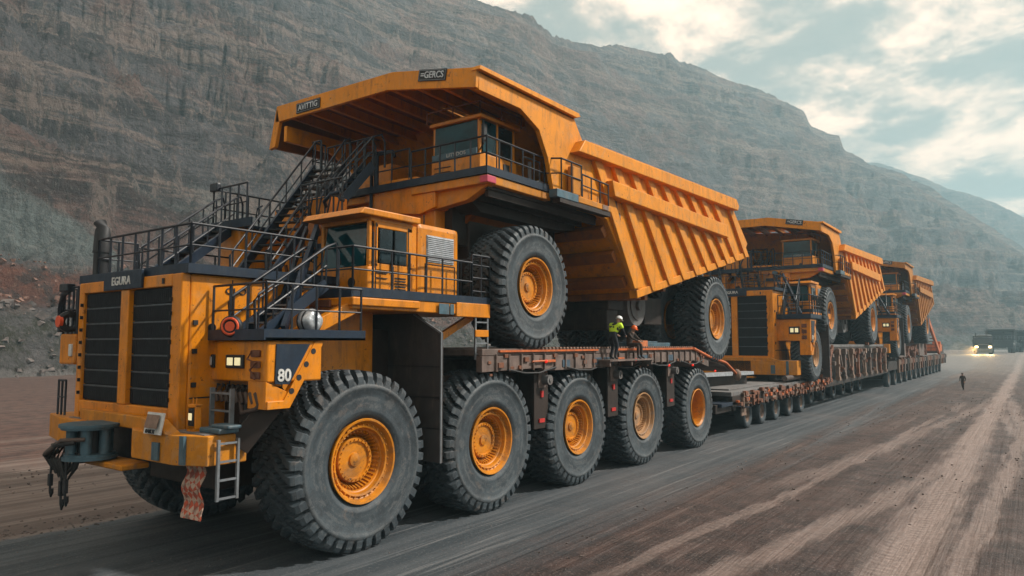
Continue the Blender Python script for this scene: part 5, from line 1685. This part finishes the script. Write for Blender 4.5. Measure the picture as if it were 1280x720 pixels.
def mountain_material(name, near):
    m, nt, b = nodes(name)
    q = NT(nt)
    geo = q.n('ShaderNodeNewGeometry'); pos = geo.outputs['Position']
    uv = q.n('ShaderNodeUVMap').outputs[0]
    sp = q.n('ShaderNodeSeparateXYZ'); q.l(pos, sp.inputs[0])
    nrm = q.n('ShaderNodeSeparateXYZ'); q.l(geo.outputs['Normal'], nrm.inputs[0])
    # scree streaks running down the fall line, strata running level, slanting rock beds
    down = q.noise(q.scale(pos, (.16, .16, .045), (R(20), R(8), 0)), 1.0, 10, 0.74, 0.6)
    down2 = q.noise(q.scale(pos, (.62, .62, .2), (R(-25), R(14), 0)), 1.0, 9, 0.76, .5)
    strata = q.noise(q.scale(pos, (.012, .012, .16)), 1.0, 9, 0.7, .5)
    beds = q.noise(q.scale(pos, (.02, .02, .09), (R(18), R(-14), 0)), 1.0, 8, 0.7, .8)
    patch = q.noise(pos, .016, 5, .6, .6)
    patch2 = q.noise(pos, .035, 7, .65, .4)
    speck = q.noise(pos, 1.1, 6, .72)
    grit = q.noise(pos, .30, 8, .74)
    brown = (0.150, 0.088, 0.074); grey = (0.108, 0.098, 0.104); dark = (0.034, 0.026, 0.027); tan = (0.33, 0.24, 0.195); teal = (0.17, 0.205, 0.20)
    c = q.mix(q.step(patch, .46, .55), brown, grey)
    c = q.mix(q.math('MULTIPLY', q.step(beds, .47, .56), .8), c, dark)
    c = q.mix(q.math('MULTIPLY', q.step(strata, .51, .58), .5), c, tan)
    c = q.mix(q.math('MULTIPLY', q.step(down, .52, .60), .65), c, (0.23, 0.175, 0.15))
    c = q.mix(q.math('MULTIPLY', q.step(down2, .53, .58), .5), c, (0.029, 0.033, 0.029))
    c = q.mix(q.math('MULTIPLY', q.step(grit, .52, .60), .6), c, (0.038, 0.031, 0.032))
    c = q.mix(q.math('MULTIPLY', q.step(speck, .56, .64), .38), c, (0.30, 0.25, 0.225))
    if near:
        # pale green-grey spoil, rusty rubble terrace and dark grey bank at the near end
        band = q.math('MULTIPLY', q.step(sp.outputs[2], 15, 24), q.math('SUBTRACT', 1.0, q.step(q.math('ADD', sp.outputs[2], q.math('MULTIPLY', patch2, 40.0)), 50, 64)))
        nearm = q.math('SUBTRACT', 1.0, q.step(sp.outputs[1], 95, 150))
        tmask = q.math('MULTIPLY', q.math('MULTIPLY', band, nearm), q.step(patch, .47, .50))
        tc = q.mix(q.step(down2, .4, .62), teal, (0.085, 0.10, 0.10))
        tc = q.mix(q.math('MULTIPLY', q.step(speck, .5, .65), .5), tc, (0.27, 0.27, 0.25))
        c = q.mix(q.math('MULTIPLY', tmask, .85), c, tc)
        zz = q.math('ADD', sp.outputs[2], q.math('MULTIPLY', q.math('SUBTRACT', grit, .5), 5.0))
        red = q.math('MULTIPLY', q.math('MULTIPLY', q.step(zz, 10.0, 12.2), q.math('SUBTRACT', 1.0, q.step(zz, 16.5, 19.5))), nearm)
        rc = q.mix(q.step(grit, .42, .6), (0.17, 0.065, 0.042), (0.07, 0.042, 0.036))
        rc = q.mix(q.math('MULTIPLY', q.step(speck, .55, .66), .6), rc, (0.32, 0.17, 0.12))
        c = q.mix(red, c, rc)
        low = q.math('SUBTRACT', 1.0, q.step(zz, 8.6, 10.6))
        lc = q.mix(q.step(grit, .4, .62), (0.125, 0.115, 0.115), (0.05, 0.048, 0.029))
        lc = q.mix(q.math('MULTIPLY', q.step(speck, .52, .64), .5), lc, (0.22, 0.205, 0.20))
        c = q.mix(low, c, lc)
        toe = q.math('SUBTRACT', 1.0, q.step(zz, .2, 1.4))
        c = q.mix(q.math('MULTIPLY', toe, .7), c, (0.27, 0.25, 0.24))
    q.l(c, b.inputs['Base Color'])
    b.inputs['Roughness'].default_value = .92
    b.inputs['Specular IOR Level'].default_value = .2
    h = q.math('ADD', q.math('MULTIPLY', grit, 1.0), q.math('ADD', q.math('MULTIPLY', speck, .30), q.math('MULTIPLY', q.math('ADD', down2, beds), .8)))
    vo = q.n('ShaderNodeTexVoronoi', feature='DISTANCE_TO_EDGE', inp={'Scale': .16, 'Detail': 2.0}); q.l(q.scale(pos, (1, 1, 1.7)), vo.inputs['Vector'])
    h = q.math('ADD', h, q.math('MULTIPLY', q.math('MINIMUM', vo.outputs['Distance'], .25), 1.6))
    q.l(q.bump(h, 1.0, 3.0), b.inputs['Normal'])
    return m

near_mat = mountain_material('rock_near', True)
far_mat = mountain_material('rock_far', False)
foot = [(-30, 700), (-12, 600), (0, 500), (10, 420), (20, 330), (36, 215), (50, 165), (60, 140), (72, 122), (85, 100), (120, 90)]
crest = [(-30, 1150), (-12, 1060), (0, 980), (10, 900), (20, 780), (36, 520), (50, 430), (60, 390), (72, 370), (85, 360), (120, 360)]
sky1 = [(-900, -700), (-500, -420), (-300, -340), (0, -250), (200, -160), (400, -62), (545, 2), (590, 11), (640, 25), (665, 33), (690, 54), (715, 62), (760, 66), (800, 69), (838, 75), (850, 84), (880, 93), (905, 107),
        (940, 117), (965, 128), (985, 134), (1003, 146), (1015, 165), (1035, 176), (1050, 179), (1056, 195), (1075, 206), (1100, 216), (1150, 236), (1200, 268), (1260, 305), (1320, 345), (1450, 392), (1700, 415)]
gt = [0, .12, .3, .5, .68, .80, .90, 1.0, 1.35]; gh = [0, .07, .23, .43, .63, .80, .93, 1.0, 1.0]
hill, HG = mountain('mountain', -28, 108, 1250, 330, foot, crest, sky1, near_mat, gt, gh, (34, 24, 18, 6.0), 5, base=0)
sky2 = [(500, 240), (900, 220), (1000, 205), (1056, 199), (1100, 204), (1130, 214), (1165, 226), (1185, 236), (1200, 239), (1235, 250), (1262, 262), (1280, 272), (1330, 292), (1400, 316), (1500, 342), (1650, 370), (1900, 400)]
hill2, _ = mountain('far_mountain', -34, 34, 420, 120, [(-34, 1080), (34, 1080)], [(-34, 1500), (0, 1500), (34, 1480)], sky2, far_mat,
                    gt, gh, (45, 22, 14, 5), 15, bank=False, terrace=1.2)

# ------------------------------------------------------------------ ground and road
def ground_material(name, road):
    m, nt, b = nodes(name)
    q = NT(nt)
    geo = q.n('ShaderNodeNewGeometry'); pos = geo.outputs['Position']
    sp = q.n('ShaderNodeSeparateXYZ'); q.l(pos, sp.inputs[0])
    x, y = sp.outputs[0], sp.outputs[1]
    fine = q.noise(pos, 9.0, 6, .7)
    mid = q.noise(pos, 1.1, 7, .65)
    big = q.noise(pos, .11, 5, .6)
    st1 = q.noise(q.scale(pos, (2.2, .035, 1)), 1.0, 6, .62, .15)
    st2 = q.noise(q.scale(pos, (6.5, .10, 1)), 1.0, 5, .65, .1)
    warp = q.math('MULTIPLY', q.math('SUBTRACT', q.noise(q.scale(pos, (.02, .035, 1)), 1.0, 2, .5), .5), 4.0)
    xw = q.math('ADD', x, warp)
    cmb = q.n('ShaderNodeCombineXYZ'); q.l(xw, cmb.inputs[0]); q.l(y, cmb.inputs[1])
    tr = q.noise(q.scale(cmb.outputs[0], (.62, .010, 1)), 1.0, 4, .55, .1)
    cross = q.noise(q.scale(pos, (.50, .022, 1), (0, 0, R(-5))), 1.0, 5, .6, .3)
    # road
    rc = q.mix(q.step(st1, .40, .64), (0.035, 0.046, 0.055), (0.075, 0.086, 0.096))
    rc = q.mix(q.math('MULTIPLY', q.step(st2, .57, .66), .55), rc, (0.20, 0.205, 0.21))
    peb = q.noise(pos, 18.0, 4, .65)
    rc = q.mix(q.math('MULTIPLY', q.step(peb, .58, .66), .5), rc, (0.24, 0.235, 0.23))
    rc = q.mix(q.math('MULTIPLY', q.step(fine, .58, .66), .5), rc, (0.03, 0.036, 0.042))
    rc = q.mix(q.math('MULTIPLY', q.step(big, .45, .7), .35), rc, (0.15, 0.13, 0.125))
    rc = q.mix(q.math('MULTIPLY', q.step(mid, .5, .7), .3), rc, (0.055, 0.062, 0.070))
    # dark dirt with pale dusty wheel tracks
    dc = q.mix(q.step(mid, .38, .62), (0.048, 0.028, 0.025), (0.018, 0.012, 0.012))
    dc = q.mix(q.math('MULTIPLY', q.step(big, .4, .62), .5), dc, (0.072, 0.045, 0.038))
    dust = (0.26, 0.20, 0.178)
    lnoise = q.noise(q.scale(pos, (1.6, .22, 1)), 1.0, 6, .68, .2)
    def band(c, w):
        d = q.math('ABSOLUTE', q.math('SUBTRACT', q.math('ADD', x, q.math('MULTIPLY', warp, .12)), c))
        d = q.math('ADD', d, q.math('MULTIPLY', q.math('SUBTRACT', lnoise, .5), 1.5))
        return q.math('SUBTRACT', 1.0, q.step(d, w * .25, w * 1.2))
    lny = q.math('LOGARITHM', q.math('MAXIMUM', y, 1.0), math.e)
    def logc(a, k, y0): return q.math('MULTIPLY_ADD', lny, k, a - k * math.log(y0))
    trk = q.math('MULTIPLY', q.step(lnoise, .60, .68), .22)
    for cc, w_, a_, y0, y1 in ((logc(-3.3, 3.9, 70), .5, .45, 26, 88), (logc(-2.7, 3.2, 36), .5, .55, 9, 37), (q.math('MULTIPLY_ADD', y, .03, -2.0), .38, .6, 10, 60),
                               (q.math('MULTIPLY_ADD', y, -.045, 1.6), .5, .6, 10, 75), (logc(1.0, -4.2, 30), .45, .55, 12, 60), (logc(-6.2, 1.6, 30), .25, .5, 13, 55)):
        bd = q.math('MULTIPLY', band(cc, w_), a_)
        bd = q.math('MULTIPLY', bd, q.math('MULTIPLY', q.step(y, y0 - 4, y0 + 4), q.math('SUBTRACT', 1.0, q.step(y, y1 - 6, y1 + 6))))
        trk = q.math('MAXIMUM', trk, bd)
    for c_, w_, a_ in ((-2.5, .8, .9), (3.4, .6, .6)):
        trk = q.math('MAXIMUM', trk, q.math('MULTIPLY', band(c_, w_), a_))
    trk = q.math('MAXIMUM', trk, q.math('MULTIPLY', q.step(cross, .58, .66), .3))
    # tread marks across the tracks
    wv = q.n('ShaderNodeTexWave', bands_direction='Y', inp={'Scale': 1.1, 'Distortion': .8, 'Detail': 2.0, 'Detail Scale': 2.0})
    q.l(q.scale(pos, (.5, 1.0, 1)), wv.inputs['Vector'])
    tread = q.math('MULTIPLY', q.step(wv.outputs['Fac'], .45, .8), q.step(q.noise(q.scale(pos, (1.2, .05, 1)), 1, 3, .6), .48, .6))
    trk = q.math('MULTIPLY', trk, q.math('SUBTRACT', 1.0, q.math('MULTIPLY', tread, .30)))
    trk = q.math('MULTIPLY', trk, q.math('MULTIPLY_ADD', q.step(fine, .3, .65), .45, .6))
    dc = q.mix(q.math('MULTIPLY', q.step(peb, .57, .64), .45), dc, (0.20, 0.15, 0.13))
    dc = q.mix(trk, dc, dust)
    dc = q.mix(q.math('MULTIPLY', q.step(fine, .58, .72), .35), dc, (0.26, 0.20, 0.17))
    # paler, drier ground on the far side of the road and rusty earth at the foot of the slope
    lc = q.mix(q.step(st1, .4, .62), (0.095, 0.070, 0.060), (0.19, 0.15, 0.13))
    lc = q.mix(q.math('MULTIPLY', q.step(mid, .5, .66), .4), lc, (0.12, 0.085, 0.07))
    rust_ = q.mix(q.step(mid, .4, .62), (0.085, 0.046, 0.036), (0.045, 0.027, 0.024))
    rust_ = q.mix(q.math('MULTIPLY', q.step(st1, .5, .62), .5), rust_, (0.16, 0.12, 0.10))
    edge = q.math('MULTIPLY', q.math('SUBTRACT', mid, .5), 1.2)
    lc = q.mix(q.step(q.math('ADD', x, q.math('MULTIPLY', edge, 3.0)), -35.5, -31.0), rust_, lc)
    xe = q.math('ADD', x, q.math('MULTIPLY', q.math('SUBTRACT', cross, .5), 10.0))
    right = q.step(xe, -10.6, -7.6)
    left = q.step(q.math('ADD', x, edge), -20.75, -20.45)
    c = q.mix(right, rc, dc)
    # far right the tracks pale out over the whole width
    c = q.mix(left, lc, c)
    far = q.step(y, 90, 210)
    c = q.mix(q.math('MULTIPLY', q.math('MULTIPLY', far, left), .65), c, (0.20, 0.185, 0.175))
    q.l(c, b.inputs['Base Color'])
    q.l(q.math('MULTIPLY_ADD', mid, .35, .5), b.inputs['Roughness'])
    b.inputs['Specular IOR Level'].default_value = .35
    h = q.math('ADD', q.math('MULTIPLY', fine, .35), q.math('ADD', q.math('MULTIPLY', mid, .8), q.math('ADD', q.math('MULTIPLY', st2, .6), q.math('MULTIPLY', trk, -.5))))
    hr = q.math('MULTIPLY', h, q.math('MULTIPLY_ADD', right, .7, .3))
    q.l(q.bump(hr, .8, .14), b.inputs['Normal'])
    return m

xs = np.unique(np.concatenate([-np.geomspace(34, 2080, 60), np.linspace(-34, 26, 241), np.geomspace(26, 2080, 60)]))
ys = np.unique(np.concatenate([-np.geomspace(10, 1450, 30), np.linspace(-10, 150, 500), np.geomspace(150, 2080, 90)]))
GX, GY = np.meshgrid(xs, ys, indexing='ij')
gzv = gz(GX, GY)
rut = (fbm(GX / .9, GY / 9, 4, 300) - .5) * .16 + (fbm(GX / 4, GY / 9, 4, 310) - .5) * .30 + (fbm(GX / .5, GY / .7, 3, 320) - .5) * .06
rut = rut * sstep(-9.5, -5, GX) * (GX < 60)
rl = (fbm(GX / 3, GY / 14, 4, 330) - .5) * .25 * sstep(-22, -27, GX)
go = grid_mesh('ground', GX, GY, gzv + rut + rl - .004, ground_material('dirt', False))
tag(go, kind='structure')
xs2 = np.linspace(-20.45, -9.6, 24); ys2 = np.unique(np.concatenate([np.linspace(-60, 240, 260), np.geomspace(240, 700, 20)]))
RX, RY = np.meshgrid(xs2, ys2, indexing='ij')
ro = grid_mesh('road', RX, RY, gz(RX, RY) + .004, ground_material('road_surface', True))
tag(ro, kind='structure')

# stones: too many to count
def stones(name, pts, mat, rnd):
    mb = MB()
    for (x, y, z, s) in pts:
        bmv = []
        ph = [rnd.uniform(0, 6.28) for _ in range(3)]
        base = [(1, 1, 1), (-1, 1, 1), (-1, -1, 1), (1, -1, 1), (1, 1, -1), (-1, 1, -1), (-1, -1, -1), (1, -1, -1)]
        base = [Vector(b) * rnd.uniform(.55, 1.0) for b in base]
        M_ = Matrix.Rotation(ph[0], 3, 'Z') @ Matrix.Rotation(ph[1], 3, 'X')
        base = [M_ @ b for b in base]
        mb.add([(x + b.x * s, y + b.y * s, z + b.z * s * .7) for b in base], [(0, 1, 2, 3), (7, 6, 5, 4), (0, 4, 5, 1), (1, 5, 6, 2), (2, 6, 7, 3), (3, 7, 4, 0)])
    o = mb.build(name, mat)
    return tag(o, kind='stuff')
simple('stone_red', (0.20, 0.095, 0.065), .9, 0, .5, (0.30, 0.22, 0.18), .7, 1.5, .4)
simple('stone_grey', (0.16, 0.13, 0.12), .9, 0, .5, (0.07, 0.06, 0.06), .7, 1.5, .4)
A_, S_, X_, Y_, Z_ = HG
rnd = random.Random(9)
cand = np.argwhere((A_ > 40) & (A_ < 100) & (S_ > 12) & (S_ < 26))
sel = cand[np.random.RandomState(1).choice(len(cand), 1500)]
stones('rubble', [(float(X_[i, j]) + rnd.uniform(-.3, .3), float(Y_[i, j]) + rnd.uniform(-.3, .3), float(Z_[i, j]), rnd.choice((.1, .15, .2, .25, .3, .45, .6))) for i, j in sel], 'stone_red', rnd)
pts = []
for k in range(5200):
    x = rnd.choice((rnd.uniform(-9, 14), rnd.uniform(-10.5, 6), rnd.gauss(-20.9, .5), rnd.uniform(-32, -21), rnd.uniform(-20, -9))); y = 6 + 80 * rnd.random() ** 1.6
    pts.append((x, y, 0.0, rnd.choice((.012, .015, .02, .02, .03, .04)) * (.5 if -20 < x < -10 else 1)))
sel = np.argwhere((A_ > 38) & (A_ < 100) & (S_ > -1) & (S_ < 13))
sel = sel[np.random.RandomState(3).choice(len(sel), 1400)]
stones('fallen_rock', [(float(X_[i, j]) + rnd.uniform(-1.5, 1.5), float(Y_[i, j]) + rnd.uniform(-1.5, 1.5), float(Z_[i, j]) + (0 if S_[i, j] > 3 else 0), rnd.choice((.12, .2, .3, .4, .6, .9))) for i, j in sel if S_[i, j] > 2], 'stone_grey', rnd)
stones('gravel', pts, 'stone_grey', rnd)

# ------------------------------------------------------------------ haze, sky, sun
hz_top = max(float(HG[4].max()), max(v.co.z for v in hill2.data.vertices)) + 3
print('HAZE TOP', hz_top)
hz = MB(); hz.box(-2150, 2150, -1500, 2150, -1.8, hz_top)
bpy.data.materials.new('haze_air')
hm = bpy.data.materials['haze_air']; hm.use_nodes = True
hm.node_tree.nodes.clear()
pv = hm.node_tree.nodes.new('ShaderNodeVolumePrincipled'); out = hm.node_tree.nodes.new('ShaderNodeOutputMaterial')
pv.inputs['Color'].default_value = (0.44, 0.68, 0.78, 1); pv.inputs['Density'].default_value = HAZE if 'HAZE' in globals() else 0.00070
pv.inputs['Anisotropy'].default_value = 0.2
hm.node_tree.links.new(pv.outputs[0], out.inputs['Volume'])
MAT['haze_air'] = hm
tag(hz.build('haze', 'haze_air'), kind='stuff')

SUN_EL, SUN_AZ = 42, 50      # degrees; azimuth clockwise from +Y towards +X
w = bpy.data.worlds.new('World'); scene.world = w; w.use_nodes = True
q = NT(w.node_tree)
bg = w.node_tree.nodes['Background']
sky = q.n('ShaderNodeTexSky', sky_type='NISHITA')
sky.sun_disc = False; sky.sun_elevation = R(SUN_EL); sky.sun_rotation = R(SUN_AZ)
sky.air_density = 1.0; sky.dust_density = 3.0; sky.ozone_density = 1.5; sky.altitude = 500
tc = q.n('ShaderNodeTexCoord'); d = tc.outputs['Generated']
sp = q.n('ShaderNodeSeparateXYZ'); q.l(d, sp.inputs[0])
zc_ = q.math('ADD', q.math('MAXIMUM', sp.outputs[2], 0.0), .22)
cv = q.n('ShaderNodeCombineXYZ'); q.l(q.math('DIVIDE', sp.outputs[0], zc_), cv.inputs[0]); q.l(q.math('DIVIDE', sp.outputs[1], zc_), cv.inputs[1])
n1 = q.noise(q.scale(cv.outputs[0], (1, 1, 1), (0, 0, R(20)), (3.1, 1.7, 0)), 2.6, 9, .6, .3)
n2 = q.noise(q.scale(cv.outputs[0], (1, 1, 1), (0, 0, R(20)), (7.1, 0.7, 0)), 4.2, 6, .6, .2)
base = q.mix(.85, sky.outputs[0], (14.2, 14.6, 13.0))
nn = q.math('ADD', q.math('MULTIPLY', n1, .68), q.math('MULTIPLY', n2, .32))
cl = q.mix(q.math('MULTIPLY', q.step(nn, .45, .60), .95), base, (52.0, 37.0, 27.5))
cl = q.mix(q.math('MULTIPLY', q.step(nn, .45, .36), .55), cl, (9.4, 10.8, 10.2))
q.l(cl, bg.inputs['Color'])
bg.inputs['Strength'].default_value = 0.028

sl = bpy.data.lights.new('sun', 'SUN'); sl.energy = 4.2; sl.angle = R(3); sl.color = (1, .93, .84)
so = bpy.data.objects.new('sun', sl); col.objects.link(so)
so.location = (0, 0, 60)
el, az_ = R(SUN_EL), R(SUN_AZ)
dv = Vector((math.sin(az_) * math.cos(el), math.cos(az_) * math.cos(el), math.sin(el)))
so.rotation_euler = dv.to_track_quat('Z', 'Y').to_euler()

# ------------------------------------------------------------------ render settings
scene.view_settings.view_transform = 'Standard'
scene.view_settings.look = 'None'
scene.view_settings.exposure = 0.60
scene.view_settings.gamma = 1.0
c = scene.cycles
c.max_bounces = 6; c.diffuse_bounces = 3; c.glossy_bounces = 3; c.transmission_bounces = 2; c.volume_bounces = 1
c.use_denoising = True
c.caustics_reflective = False; c.caustics_refractive = False
c.sample_clamp_indirect = 4
scene.render.film_transparent = False
